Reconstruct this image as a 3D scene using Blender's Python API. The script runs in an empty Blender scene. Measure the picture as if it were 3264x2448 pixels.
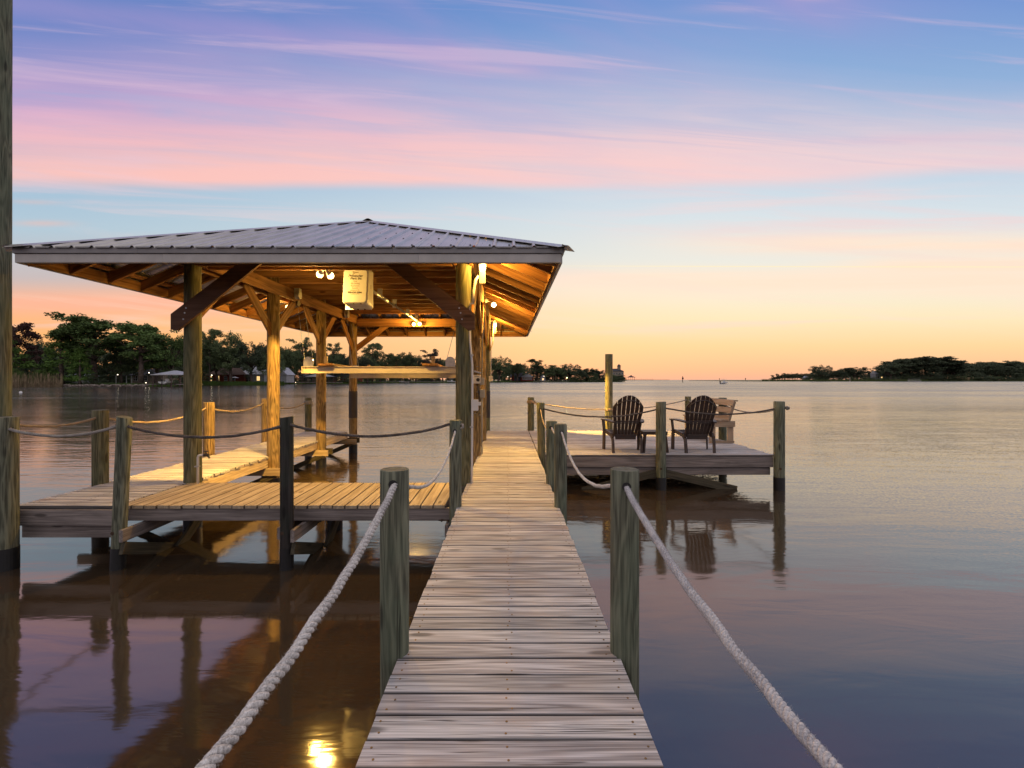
import bpy, math, random
from mathutils import Vector, Matrix, noise as mnoise
random.seed(7)
R = math.radians
S = bpy.context.scene
COL = S.collection

# ------------------------------------------------------------------ camera
F = 1490.0; CX = 1618.0; HY = 1210.5; CAMZ = 2.19
cam = bpy.data.cameras.new("camera")
cam.sensor_width = 36.0
cam.lens = F / 3264.0 * 36.0
cam.shift_x = (1632.0 - CX) / 3264.0
cam.shift_y = -(1224.0 - HY) / 3264.0
cam.clip_start = 0.05; cam.clip_end = 30000
camo = bpy.data.objects.new("camera", cam); COL.objects.link(camo)
camo.location = (0, 0, CAMZ); camo.rotation_euler = (R(90), 0, 0)
S.camera = camo
S.view_settings.view_transform = 'Standard'
S.view_settings.look = 'None'
S.view_settings.exposure = 0.0
S.view_settings.gamma = 1.0
S.view_settings.use_curve_mapping = False
S.render.engine = 'CYCLES'
S.cycles.use_denoising = True
S.cycles.max_bounces = 6
S.cycles.diffuse_bounces = 3
S.cycles.glossy_bounces = 3
S.cycles.sample_clamp_indirect = 4.0
S.cycles.caustics_reflective = False
S.cycles.caustics_refractive = False

def at(px, py, Y):
    return Vector(((px - CX) * Y / F, Y, CAMZ - (py - HY) * Y / F))

def lin(c):
    out = []
    for v in c[:3]:
        v = v / 255.0
        out.append(v / 12.92 if v <= 0.04045 else ((v + 0.055) / 1.055) ** 2.4)
    return tuple(out) + (1.0,)

# ------------------------------------------------------------------ node helper
class X:
    """a socket (or number) with arithmetic that makes Math nodes"""
    def __init__(s, nt, v): s.nt = nt; s.v = v
    def _m(s, op, *args, clamp=False):
        n = s.nt.nodes.new('ShaderNodeMath'); n.operation = op; n.use_clamp = clamp
        for i, a in enumerate((s,) + args):
            a = a.v if isinstance(a, X) else a
            if isinstance(a, (int, float)): n.inputs[i].default_value = a
            else: s.nt.links.new(a, n.inputs[i])
        return X(s.nt, n.outputs[0])
    def __add__(s, o): return s._m('ADD', o)
    def __radd__(s, o): return s._m('ADD', o)
    def __sub__(s, o): return s._m('SUBTRACT', o)
    def __rsub__(s, o): return X(s.nt, o)._m('SUBTRACT', s)
    def __mul__(s, o): return s._m('MULTIPLY', o)
    def __rmul__(s, o): return s._m('MULTIPLY', o)
    def __truediv__(s, o): return s._m('DIVIDE', o)
    def max(s, o): return s._m('MAXIMUM', o)
    def min(s, o): return s._m('MINIMUM', o)
    def clamp(s): return s._m('ADD', 0.0, clamp=True)
    def sin(s): return s._m('SINE')
    def exp(s): return s._m('EXPONENT')
    def sqrt(s): return s._m('SQRT')
    def pow(s, o): return s._m('POWER', o)
    def ss(s, a, b):
        n = s.nt.nodes.new('ShaderNodeMapRange'); n.interpolation_type = 'SMOOTHSTEP'
        for i, q in ((0, s), (1, a), (2, b)):
            q = q.v if isinstance(q, X) else q
            if isinstance(q, (int, float)): n.inputs[i].default_value = q
            else: s.nt.links.new(q, n.inputs[i])
        n.inputs[3].default_value = 0; n.inputs[4].default_value = 1
        return X(s.nt, n.outputs[0])
    def gauss(s, c, w):
        d = (s - c) / w
        return (d * d * -1.0).exp()

def vec(nt, x, y, z):
    n = nt.nodes.new('ShaderNodeCombineXYZ')
    for i, a in enumerate((x, y, z)):
        a = a.v if isinstance(a, X) else a
        if isinstance(a, (int, float)): n.inputs[i].default_value = a
        else: nt.links.new(a, n.inputs[i])
    return n.outputs[0]

def nz(nt, v, scale=1.0, detail=3.0, rough=0.5, dist=0.0):
    n = nt.nodes.new('ShaderNodeTexNoise')
    nt.links.new(v, n.inputs['Vector'])
    n.inputs['Scale'].default_value = scale; n.inputs['Detail'].default_value = detail
    n.inputs['Roughness'].default_value = rough; n.inputs['Distortion'].default_value = dist
    return X(nt, n.outputs[0])

def mix(nt, f, a, b, blend='MIX'):
    n = nt.nodes.new('ShaderNodeMix'); n.data_type = 'RGBA'; n.blend_type = blend
    for i, q in ((0, f), (6, a), (7, b)):
        q = q.v if isinstance(q, X) else q
        if isinstance(q, (int, float)): n.inputs[i].default_value = q
        elif isinstance(q, (tuple, list)): n.inputs[i].default_value = q if len(q) == 4 else tuple(q) + (1,)
        else: nt.links.new(q, n.inputs[i])
    return n.outputs[2]

def ramp(nt, f, stops):
    n = nt.nodes.new('ShaderNodeValToRGB'); nt.links.new(f.v if isinstance(f, X) else f, n.inputs[0])
    cr = n.color_ramp
    while len(cr.elements) < len(stops): cr.elements.new(0.5)
    for e, (p, c) in zip(cr.elements, stops): e.position = p; e.color = c
    return n.outputs[0]

# ------------------------------------------------------------------ world
W = bpy.data.worlds.new("World"); S.world = W; W.use_nodes = True
nt = W.node_tree; nt.nodes.clear()
tc = nt.nodes.new('ShaderNodeTexCoord')
sp = nt.nodes.new('ShaderNodeSeparateXYZ'); nt.links.new(tc.outputs['Generated'], sp.inputs[0])
dx, dy, dz = (X(nt, sp.outputs[i]) for i in range(3))
yp = dy.max(0.0); yy = (yp * yp + 0.012).sqrt()
u = dx / yy; v = (dz / yy).max(0.0)
u = u.max(-3.0).min(3.0)
wob = nz(nt, vec(nt, u * 0.9, v * 3.0, 0.0), 1.0, 4) - 0.5
st1 = nz(nt, vec(nt, u * 1.1 + v * 0.9, v * 16.0 + u * 0.9, 3.0), 1.0, 5, 0.55, 0.4)        # long streaks
st2 = nz(nt, vec(nt, u * 1.6, v * 34.0 - u * 0.8, 9.0), 1.0, 4, 0.55, 0.3)        # fine streaks
st3 = nz(nt, vec(nt, u * 2.2 + v * 1.5, v * 7.0 + u * 2.0, 5.0), 1.0, 4, 0.5, 0.5)
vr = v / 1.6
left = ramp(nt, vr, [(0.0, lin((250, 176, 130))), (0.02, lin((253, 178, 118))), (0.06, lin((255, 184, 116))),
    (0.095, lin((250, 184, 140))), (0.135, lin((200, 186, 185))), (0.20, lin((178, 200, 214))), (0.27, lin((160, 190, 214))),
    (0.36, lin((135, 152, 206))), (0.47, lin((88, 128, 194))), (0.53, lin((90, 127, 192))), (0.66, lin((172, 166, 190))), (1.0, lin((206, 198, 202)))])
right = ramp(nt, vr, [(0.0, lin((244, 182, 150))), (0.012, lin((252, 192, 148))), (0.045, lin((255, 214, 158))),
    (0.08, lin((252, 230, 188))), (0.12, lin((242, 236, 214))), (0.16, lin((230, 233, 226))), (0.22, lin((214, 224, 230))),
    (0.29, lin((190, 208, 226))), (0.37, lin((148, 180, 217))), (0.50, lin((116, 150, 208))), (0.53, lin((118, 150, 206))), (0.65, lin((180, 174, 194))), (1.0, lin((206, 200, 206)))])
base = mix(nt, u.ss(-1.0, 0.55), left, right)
# broad pink band
lo = (v + wob * 0.06 - u.ss(0.3, 1.1) * 0.025).ss(0.395, 0.43)
hi = 1.0 - (v + wob * 0.22 + u.ss(-0.2, 1.1) * 0.10 - (0.0 - u).ss(0.0, 1.0) * 0.02).ss(0.47, 0.74)
band = lo * hi * (0.86 + (st1 - 0.5) * 1.5).clamp() * (1.0 - u.ss(0.5, 1.3) * 0.15)
bandc = mix(nt, v.ss(0.42, 0.62), lin((250, 194, 186)), lin((214, 172, 204)))
bandc = mix(nt, u.ss(-0.9, 0.8), bandc, lin((244, 208, 208)))
c = mix(nt, (band * 1.05).clamp(), base, bandc)
# mauve veils higher up
L = v + u * 0.118
veil = L.gauss(0.672, 0.035) * (1.0 - u.ss(0.0, 0.35)) * (0.35 + st3 * 0.9)
veil = veil + L.gauss(0.58, 0.08) * (0.0 - u).ss(0.25, 1.0) * (st3 * 0.8)
veil = veil + v.gauss(0.80, 0.07) * u.gauss(0.66, 0.22) * (st3 * 1.6)
veil = veil + v.gauss(0.72, 0.2) * u.gauss(-0.05, 0.5) * (st3.ss(0.42, 0.7) * 0.75)
c = mix(nt, (veil * 0.36).clamp(), c, lin((184, 156, 206)))
# thin bright wisp
wl = (v + u * 0.10 + wob * 0.02)
wisp = wl.gauss(0.652, 0.014) * u.gauss(0.0, 0.13) * (st1.ss(0.35, 0.65))
wisp = wisp + (v - u * 0.08).gauss(0.755, 0.012) * u.gauss(0.55, 0.12) * st1.ss(0.4, 0.6)
wisp = wisp + (v - u * 0.03).gauss(0.482, 0.011) * u.gauss(0.85, 0.2) * 0.6
c = mix(nt, (wisp * 0.5).clamp(), c, lin((236, 188, 202)))
# peach streaks low on the right
p2 = (v + wob * 0.03).gauss(0.288, 0.026) * u.ss(0.10, 0.75) + (v + wob * 0.02).gauss(0.205, 0.030) * u.ss(-0.15, 0.35) + v.gauss(0.245, 0.014) * u.ss(0.55, 1.0)
c = mix(nt, (p2 * (0.78 + (st2 - 0.4) * 1.6)).clamp(), c, lin((255, 228, 204)))
p3 = v.gauss(0.35, 0.05) * u.ss(0.0, 0.6) * st2.ss(0.42, 0.65) + v.gauss(0.12, 0.02) * st2.ss(0.45, 0.7) * 0.6
c = mix(nt, (p3 * 0.8).clamp(), c, lin((238, 214, 214)))
# orange streaks low on the left
p4 = (v + wob * 0.02).gauss(0.165, 0.022) * (0.0 - u).ss(0.1, 0.8) + (v + wob * 0.02).gauss(0.33, 0.006) * u.gauss(-0.98, 0.06) * 0.35 + (v + u * 0.03).gauss(0.345, 0.005) * u.gauss(-1.0, 0.05) * 0.2
c = mix(nt, (p4 * (0.4 + st2)).clamp(), c, lin((255, 182, 152)))
# faint wisps everywhere
st4 = nz(nt, vec(nt, u * 1.3 + v * 2.2, v * 20.0 + u * 1.6, 21.0), 1.0, 7, 0.6, 0.8)
fw = (st4.ss(0.50, 0.72) * v.ss(0.06, 0.16) * (1.0 - v.ss(0.8, 1.2)) * 0.42)
c = mix(nt, fw, c, mix(nt, v.ss(0.1, 0.6), lin((255, 226, 206)), lin((222, 190, 212))))
fb = ((1.0 - st4.ss(0.30, 0.50)) * v.gauss(0.55, 0.12) * 0.35)
c = mix(nt, fb, c, lin((158, 178, 216)))
# contrail
c = mix(nt, (v + u * 0.004).gauss(0.2425, 0.0012) * u.ss(-0.05, 0.5) * 0.7, c, lin((255, 238, 190)))
# the physical sky, low sun behind the horizon, adds a little of its own colour
nish = nt.nodes.new('ShaderNodeTexSky'); nish.sky_type = 'NISHITA'; nish.sun_disc = False
nish.sun_elevation = R(1.0); nish.sun_rotation = R(8.0)
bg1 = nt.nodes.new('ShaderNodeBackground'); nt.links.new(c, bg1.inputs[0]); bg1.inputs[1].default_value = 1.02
bg2 = nt.nodes.new('ShaderNodeBackground'); nt.links.new(nish.outputs[0], bg2.inputs[0]); bg2.inputs[1].default_value = 0.01
ad = nt.nodes.new('ShaderNodeAddShader'); nt.links.new(bg1.outputs[0], ad.inputs[0]); nt.links.new(bg2.outputs[0], ad.inputs[1])
wo = nt.nodes.new('ShaderNodeOutputWorld'); nt.links.new(ad.outputs[0], wo.inputs[0])

def light(name, kind, loc, energy, color, target=None, size=0.05, cone=None, blend=0.4):
    l = bpy.data.lights.new(name, kind); l.energy = energy; l.color = color
    if kind != 'SUN': l.specular_factor = 0.03   # the bulb meshes themselves give the mirror image in the water
    if kind == 'SUN': l.angle = size
    else: l.shadow_soft_size = size
    if kind == 'SPOT': l.spot_size = cone; l.spot_blend = blend
    o = bpy.data.objects.new(name, l); COL.objects.link(o); o.location = loc
    if target is not None:
        o.rotation_euler = (Vector(target) - Vector(loc)).to_track_quat('-Z', 'Y').to_euler()
    return o
# the sun has just set: only a faint warm direct glow from the horizon
light('sun', 'SUN', (0, 0, 50), 0.02, (1.0, 0.72, 0.5), target=(-6, -45, 47), size=R(20))
WARM = (1.0, 0.52, 0.085)
WARM2 = (1.0, 0.56, 0.11)

# ------------------------------------------------------------------ materials
def newmat(name):
    m = bpy.data.materials.new(name); m.use_nodes = True
    n = m.node_tree; b = n.nodes['Principled BSDF']
    return m, n, b

def plain(name, col, rough=0.6, metal=0.0, var=0.12, scale=6.0, emit=None, estr=0.0, spec=0.5, bump=0.0):
    m, n, b = newmat(name)
    t = n.nodes.new('ShaderNodeTexCoord')
    q = nz(n, t.outputs['Object'], scale, 4, 0.6)
    lo = tuple(x * (1 - var) for x in col[:3]); hi = tuple(min(1, x * (1 + var)) for x in col[:3])
    c = mix(n, q.ss(0.3, 0.7), lo, hi)
    n.links.new(c, b.inputs['Base Color'])
    b.inputs['Roughness'].default_value = rough; b.inputs['Metallic'].default_value = metal
    b.inputs['Specular IOR Level'].default_value = spec
    if emit:
        b.inputs['Emission Color'].default_value = tuple(emit[:3]) + (1,); b.inputs['Emission Strength'].default_value = estr
    if bump:
        bp = n.nodes.new('ShaderNodeBump'); bp.inputs['Strength'].default_value = bump; bp.inputs['Distance'].default_value = 0.01
        n.links.new(nz(n, t.outputs['Object'], scale * 6, 4).v, bp.inputs['Height']); n.links.new(bp.outputs[0], b.inputs['Normal'])
    return m

def wood(name, dark, light_, axis='X', sl=0.7, sc=9.0, rings=7.0, rough=0.78, var=0.3, patch=None, pamt=0.5, fine=0.5,
         knots=True, bump=0.35, stain=None, crack=0.0, hue=0.0, fs_=22, edge=None):
    m, n, b = newmat(name)
    t = n.nodes.new('ShaderNodeTexCoord'); oi = n.nodes.new('ShaderNodeObjectInfo')
    rnd = X(n, oi.outputs['Random'])
    s = n.nodes.new('ShaderNodeSeparateXYZ'); n.links.new(t.outputs['Object'], s.inputs[0])
    x, y, z = (X(n, s.outputs[i]) for i in range(3))
    off = rnd * 57.0
    if axis == 'X': a, p, q = x, y, z
    else: a, p, q = z, x, y
    v1 = vec(n, a * sl + off, p * sc, q * sc + off)
    n1 = nz(n, v1, 1.0, 2.0, 0.5, 0.3)
    rg = (n1 * (rings * 6.28)).sin() * 0.5 + 0.5
    v2 = vec(n, a * sl * 4.0 + off, p * sc * fs_, q * sc * fs_)
    n2 = nz(n, v2, 1.0, 3.0, 0.6)
    v3 = vec(n, a * 0.9 + off, p * 1.2, q * 1.2 + off)
    n3 = nz(n, v3, 2.2, 3.0, 0.5)
    f = rg * (1 - fine) + n2.ss(0.39, 0.61) * fine
    c = mix(n, f, dark, light_)
    if patch: c = mix(n, n3.ss(0.42, 0.62) * pamt, c, patch)
    if knots:
        vo = n.nodes.new('ShaderNodeTexVoronoi'); n.links.new(vec(n, a * 1.6 + off, p * 6.0, q * 6.0 + off), vo.inputs['Vector'])
        vo.inputs['Scale'].default_value = 1.0
        k = 1.0 - X(n, vo.outputs['Distance']).ss(0.07, 0.17)
        c = mix(n, k * 0.8, c, tuple(d * 0.45 for d in dark[:3]))
    if crack:
        n4 = nz(n, vec(n, a * 1.6 + off, p * 70, q * 70), 1.0, 2.0, 0.5, 0.6)
        ck = 1.0 - n4.ss(0.30, 0.38)
        c = mix(n, ck * crack, c, tuple(d * 0.25 for d in dark[:3]))
    if stain:
        n5 = nz(n, vec(n, a * 1.5 + off * 2, p * 5, q * 5 + 4.0), 1.0, 4.0)
        c = mix(n, n5.ss(0.5, 0.75) * 0.7, c, stain)
    if edge:
        ed_ = (p._m('ABSOLUTE') + (n2 - 0.5) * 0.012).ss(edge, edge + 0.009)
        c = mix(n, ed_ * 0.85, c, (0.05, 0.04, 0.035))
    br = rnd * var + (1 - var * 0.5)
    g = n.nodes.new('ShaderNodeHueSaturation'); n.links.new(c, g.inputs['Color']); n.links.new(br.v, g.inputs['Value'])
    if hue:
        n.links.new(((rnd * 7.31)._m('FRACT') * hue + (1 - hue * 0.5)).v, g.inputs['Saturation'])
    n.links.new(g.outputs[0], b.inputs['Base Color'])
    b.inputs['Roughness'].default_value = rough
    b.inputs['Specular IOR Level'].default_value = 0.3
    bp = n.nodes.new('ShaderNodeBump'); bp.inputs['Strength'].default_value = bump; bp.inputs['Distance'].default_value = 0.004
    n.links.new((n2 * 0.7 + rg * 0.3).v, bp.inputs['Height']); n.links.new(bp.outputs[0], b.inputs['Normal'])
    return m

M = {}
M['deck'] = wood('weathered_deck_board', (0.21, 0.195, 0.196), (0.66, 0.635, 0.64), sl=0.45, sc=9.0, rings=8, var=0.36, fine=0.5, stain=(0.40, 0.31, 0.26), crack=1.0, hue=0.9, fs_=26, edge=0.060)
M['deck2'] = wood('newer_deck_board', (0.30, 0.22, 0.14), (0.56, 0.45, 0.31), sl=0.55, sc=7.0, rings=5, var=0.24, fine=0.5, stain=(0.34, 0.26, 0.18), crack=0.5, edge=0.062)
M['joist'] = wood('weathered_joist', (0.16, 0.135, 0.125), (0.36, 0.31, 0.285), sl=0.5, sc=8.0, rings=5, var=0.25, fine=0.6, stain=(0.11, 0.09, 0.08), crack=0.5)
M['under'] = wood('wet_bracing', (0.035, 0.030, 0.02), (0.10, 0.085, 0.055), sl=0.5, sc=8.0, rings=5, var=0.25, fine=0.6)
M['pine'] = wood('roof_lumber', (0.17, 0.075, 0.025), (0.42, 0.22, 0.085), sl=0.45, sc=6.0, rings=4, var=0.5, fine=0.4)
M['brace'] = wood('stained_brace', (0.085, 0.045, 0.028), (0.16, 0.092, 0.062), sl=0.5, sc=9.0, rings=4, var=0.15, fine=0.5)
M['bench'] = wood('bench_pine', (0.27, 0.19, 0.125), (0.46, 0.35, 0.25), sl=0.6, sc=7.0, rings=5, var=0.2, fine=0.5)
def postmat(name, a, b_, p, pamt, rings=7):
    return wood(name, a, b_, axis='Z', sl=0.9, sc=8.0, rings=rings, var=0.15, patch=p, pamt=pamt, fine=0.45, knots=True, bump=0.6, crack=0.8, fs_=9)
M['post_green'] = postmat('treated_post_green', (0.062, 0.064, 0.045), (0.23, 0.235, 0.165), (0.12, 0.155, 0.105), 0.45)
M['post_olive'] = postmat('treated_post_olive', (0.060, 0.054, 0.028), (0.22, 0.20, 0.11), (0.10, 0.12, 0.065), 0.45)
M['post_tan'] = postmat('treated_post_tan', (0.085, 0.052, 0.022), (0.40, 0.27, 0.12), (0.12, 0.10, 0.055), 0.4, 9)
M['post_dark'] = wood('blackened_post', (0.016, 0.014, 0.013), (0.055, 0.048, 0.045), axis='Z', sl=0.7, sc=6.0, rings=4, var=0.1, patch=(0.05, 0.07, 0.045), pamt=0.3)
M['end'] = plain('post_end_grain', (0.10, 0.105, 0.085), 0.85, var=0.35, scale=22, bump=0.3)
M['sleeve'] = plain('black_pile_wrap', (0.010, 0.010, 0.011), 0.45, var=0.3, scale=9, bump=0.2)
M['rubber'] = plain('dark_rubber_band', (0.035, 0.026, 0.022), 0.6, var=0.2)
M['galv'] = plain('galvanised_steel', (0.42, 0.42, 0.42), 0.42, 0.75, 0.15, 14)
M['steel'] = plain('aluminium_beam', (0.52, 0.46, 0.38), 0.5, 0.1, 0.10, 5)
M['rust'] = plain('rusty_bolt', (0.075, 0.045, 0.028), 0.6, 0.4, 0.3, 60)
M['brass'] = plain('deck_screw_brass', (0.20, 0.13, 0.06), 0.5, 0.6, 0.3, 60)
M['pvc'] = plain('white_pvc', (0.62, 0.61, 0.60), 0.4, var=0.05)
M['boxgrey'] = plain('electrical_box_grey', (0.30, 0.29, 0.27), 0.5, var=0.08)
M['boxtan'] = plain('electrical_box_tan', (0.60, 0.57, 0.52), 0.5, var=0.06)
M['black'] = plain('black_plastic', (0.012, 0.012, 0.012), 0.5)
M['chair'] = plain('brown_plastic', (0.050, 0.031, 0.024), 0.5, var=0.15, scale=12)
M['cover'] = plain('white_motor_cover', (0.84, 0.84, 0.84), 0.45, var=0.04)
M['print'] = plain('black_print', (0.02, 0.015, 0.01), 0.6)
M['print2'] = plain('faded_brown_print', (0.20, 0.12, 0.04), 0.6)
M['cloth'] = plain('boat_white', (0.72, 0.72, 0.70), 0.35, var=0.05)
def emitm(name, col, s):
    m, n, b = newmat(name)
    b.inputs['Base Color'].default_value = (0.8, 0.8, 0.8, 1); b.inputs['Roughness'].default_value = 0.3
    b.inputs['Emission Color'].default_value = tuple(col) + (1,); b.inputs['Emission Strength'].default_value = s
    return m
M['bulb'] = emitm('lit_bulb', (1.0, 0.68, 0.26), 7.0)
M['jar'] = emitm('lit_jar_glass', (1.0, 0.70, 0.28), 4.0)
M['window_lit'] = emitm('lit_window', (1.0, 0.62, 0.22), 1.3)
M['lamp_white'] = emitm('lit_lamp_white', (1.0, 0.85, 0.6), 7.0)
M['lamp_green'] = emitm('lit_lamp_green', (0.75, 1.0, 0.35), 9.0)

def metal_roof():
    m, n, b = newmat('ribbed_roof_metal')
    t = n.nodes.new('ShaderNodeTexCoord')
    s = n.nodes.new('ShaderNodeSeparateXYZ'); n.links.new(t.outputs['Object'], s.inputs[0])
    x, y, z = (X(n, s.outputs[i]) for i in range(3))
    q = nz(n, vec(n, x * 60, y * 1.2, z * 3), 1.0, 4, 0.6)
    w = nz(n, vec(n, x * 2, y * 2, z * 2), 1.0, 4, 0.6)
    c = mix(n, (q * 0.6 + w * 0.4).ss(0.35, 0.65), (0.44, 0.425, 0.385), (0.62, 0.60, 0.55))
    n.links.new(c, b.inputs['Base Color'])
    b.inputs['Metallic'].default_value = 0.75; b.inputs['Roughness'].default_value = 0.40
    n.links.new((q * 0.20 + 0.20).v, b.inputs['Roughness'])
    return m
M['roof'] = metal_roof()
M['fascia'] = plain('grey_metal_trim', (0.47, 0.45, 0.425), 0.5, 0.2, 0.10, 3)
M['trim'] = plain('grey_metal_drip_edge', (0.23, 0.22, 0.22), 0.45, 0.4, 0.12, 3)

def ropemat(name, a, b_, bump=0.6):
    m, n, b = newmat(name)
    t = n.nodes.new('ShaderNodeTexCoord')
    q = nz(n, t.outputs['Object'], 190, 3, 0.7); w = nz(n, t.outputs['Object'], 9, 4, 0.6)
    c = mix(n, (q * 0.65 + w * 0.35).ss(0.32, 0.66), a, b_)
    n.links.new(c, b.inputs['Base Color']); b.inputs['Roughness'].default_value = 0.95
    b.inputs['Specular IOR Level'].default_value = 0.1
    bp = n.nodes.new('ShaderNodeBump'); bp.inputs['Strength'].default_value = bump; bp.inputs['Distance'].default_value = 0.003
    n.links.new(q.v, bp.inputs['Height']); n.links.new(bp.outputs[0], b.inputs['Normal'])
    return m
M['rope_white'] = ropemat('rope_white', (0.24, 0.22, 0.21), (0.82, 0.79, 0.76))
M['rope_blue'] = ropemat('rope_frayed', (0.24, 0.24, 0.27), (0.72, 0.69, 0.68))
M['rope_grey'] = ropemat('rope_grey', (0.16, 0.15, 0.14), (0.46, 0.43, 0.40))
M['rope_tan'] = ropemat('rope_tan', (0.20, 0.14, 0.09), (0.50, 0.40, 0.29))
M['rope_dark'] = ropemat('rope_dark', (0.035, 0.030, 0.028), (0.20, 0.175, 0.165))

def water_mat():
    m, n, b = newmat('dark_river_water')
    t = n.nodes.new('ShaderNodeTexCoord')
    s = n.nodes.new('ShaderNodeSeparateXYZ'); n.links.new(t.outputs['Object'], s.inputs[0])
    x, y, z = (X(n, s.outputs[i]) for i in range(3))
    # breeze patches: rougher water to the right and farther out, calm by the dock
    patch = nz(n, vec(n, x * 0.05, y * 0.11, 0.0), 1.0, 4, 0.55, 0.6).ss(0.35, 0.72)
    r1 = nz(n, vec(n, x * 0.8 + y * 0.25, y * 2.6, 0.0), 1.0, 4, 0.55, 0.5)
    r2 = nz(n, vec(n, x * 3.0 + y * 0.8, y * 8.5, 2.0), 1.0, 3, 0.55, 0.4)
    r3 = nz(n, vec(n, x * 0.18, y * 0.55, 4.0), 1.0, 3, 0.5, 0.4)
    calm = y.ss(3.0, 16.0) * 0.80 + 0.20
    h = (r1 * 0.50 + r2 * 0.12 * (patch + 0.15)) * calm + r3 * 0.8
    bp = n.nodes.new('ShaderNodeBump'); bp.inputs['Strength'].default_value = 1.0
    bp.inputs['Distance'].default_value = 0.028
    n.links.new((h).v, bp.inputs['Height'])
    n.links.new(bp.outputs[0], b.inputs['Normal'])
    # wind ripples offshore, too small to resolve: slopes drawn from noise so that they average as real facets do
    wn = n.nodes.new('ShaderNodeTexNoise'); n.links.new(vec(n, x * 26.0, y * 38.0, 0.0), wn.inputs['Vector'])
    wn.inputs['Scale'].default_value = 1.0; wn.inputs['Detail'].default_value = 2.0
    ws = n.nodes.new('ShaderNodeSeparateColor'); n.links.new(wn.outputs['Color'], ws.inputs[0])
    bnd = nz(n, vec(n, x * 0.012 + y * 0.01, y * 0.05, 17.0), 1.0, 5, 0.6, 0.5).ss(0.35, 0.65)
    opn = (x / y.max(1.0)).ss(-0.55, -0.05)
    strk = nz(n, vec(n, x * 0.35 + y * 0.15, y * 1.5, 31.0), 1.0, 5, 0.6, 0.6).ss(0.36, 0.64)
    amp = (y.ss(4.5, 34.0) * (opn * 0.82 + 0.18) + x.ss(2.5, 9.0) * y.ss(2.0, 9.0) * 0.16) * (bnd * 0.6 + strk * 0.5 + 0.25)
    nn = n.nodes.new('ShaderNodeVectorMath'); nn.operation = 'NORMALIZE'
    n.links.new(vec(n, (X(n, ws.outputs[0]) - 0.5) * amp * 0.7, (X(n, ws.outputs[1]) - 0.5) * amp * 1.25, 1.0), nn.inputs[0])
    n.links.new(nn.outputs[0], bp.inputs['Normal'])
    band_ = nz(n, vec(n, x * 0.010, y * 0.045, 7.0), 1.0, 5, 0.6, 0.5).ss(0.38, 0.62)
    open_ = (x / y.max(1.0)).ss(-0.40, -0.02)
    n.links.new((patch * 0.05 + 0.06 + y.ss(10.0, 90.0) * (open_ * (0.06 + band_ * 0.10) + 0.06)).v, b.inputs['Roughness'])
    b.inputs['Base Color'].default_value = (0.044, 0.031, 0.020, 1)
    b.inputs['IOR'].default_value = 2.05
    b.inputs['Specular IOR Level'].default_value = 0.5
    return m
M['water'] = water_mat()

def ground(name, a, b_, sc=0.3, rough=0.95):
    m, n, b = newmat(name)
    t = n.nodes.new('ShaderNodeTexCoord')
    q = nz(n, t.outputs['Object'], sc, 6, 0.65)
    n.links.new(mix(n, q.ss(0.35, 0.65), a, b_), b.inputs['Base Color']); b.inputs['Roughness'].default_value = rough
    b.inputs['Specular IOR Level'].default_value = 0.1
    return m
M['grass'] = ground('lawn_grass', (0.045, 0.075, 0.020), (0.085, 0.14, 0.035))
M['marsh'] = ground('marsh_grass', (0.06, 0.08, 0.03), (0.12, 0.15, 0.055))
M['soil'] = ground('bank_soil', (0.05, 0.035, 0.025), (0.11, 0.08, 0.055), 0.8)
M['rock'] = ground('shore_rock', (0.16, 0.13, 0.11), (0.36, 0.31, 0.27), 1.2)
M['reed'] = ground('dry_reed', (0.16, 0.12, 0.075), (0.34, 0.26, 0.16), 0.6)
def leafm(name, a, b_):
    m, n, b = newmat(name)
    g = n.nodes.new('ShaderNodeNewGeometry'); t = n.nodes.new('ShaderNodeTexCoord'); oi = n.nodes.new('ShaderNodeObjectInfo')
    q = nz(n, t.outputs['Object'], 0.5, 3, 0.6)
    r = X(n, g.outputs['Random Per Island'])
    c = mix(n, (q.ss(0.35, 0.65) * 0.6 + r * 0.4), a, b_)
    h = n.nodes.new('ShaderNodeHueSaturation'); n.links.new(c, h.inputs['Color'])
    n.links.new((X(n, oi.outputs['Random']) * 0.6 + 0.7).v, h.inputs['Value'])
    n.links.new(h.outputs[0], b.inputs['Base Color']); b.inputs['Roughness'].default_value = 0.8
    b.inputs['Specular IOR Level'].default_value = 0.15
    return m
M['leaf_pine'] = leafm('pine_foliage', (0.06, 0.10, 0.036), (0.16, 0.24, 0.075))
M['leaf_oak'] = leafm('oak_foliage', (0.06, 0.085, 0.042), (0.15, 0.19, 0.085))
M['leaf_bright'] = leafm('cypress_foliage', (0.075, 0.14, 0.036), (0.18, 0.30, 0.065))
M['leaf_dark'] = leafm('dark_foliage', (0.055, 0.072, 0.048), (0.12, 0.15, 0.085))
M['leaf_red'] = leafm('rusty_foliage', (0.055, 0.028, 0.028), (0.10, 0.055, 0.045))
M['leaf_moss'] = leafm('grey_moss_foliage', (0.05, 0.045, 0.040), (0.10, 0.095, 0.080))
M['bark'] = ground('grey_brown_bark', (0.07, 0.052, 0.042), (0.17, 0.13, 0.11), 2.0)
M['brick'] = ground('red_brick_wall', (0.13, 0.032, 0.022), (0.20, 0.055, 0.038), 4.0)
M['wall_beige'] = ground('beige_wall', (0.25, 0.20, 0.15), (0.33, 0.27, 0.21), 2.0)
M['wall_white'] = ground('white_siding', (0.30, 0.30, 0.31), (0.40, 0.40, 0.41), 1.0)
M['shingle'] = ground('grey_shingle', (0.06, 0.062, 0.07), (0.11, 0.11, 0.125), 2.0)
M['shingle_brown'] = ground('brown_shingle', (0.10, 0.07, 0.06), (0.17, 0.12, 0.10), 2.0)
M['glass_dark'] = plain('dark_window_glass', (0.02, 0.022, 0.025), 0.1)
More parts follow.
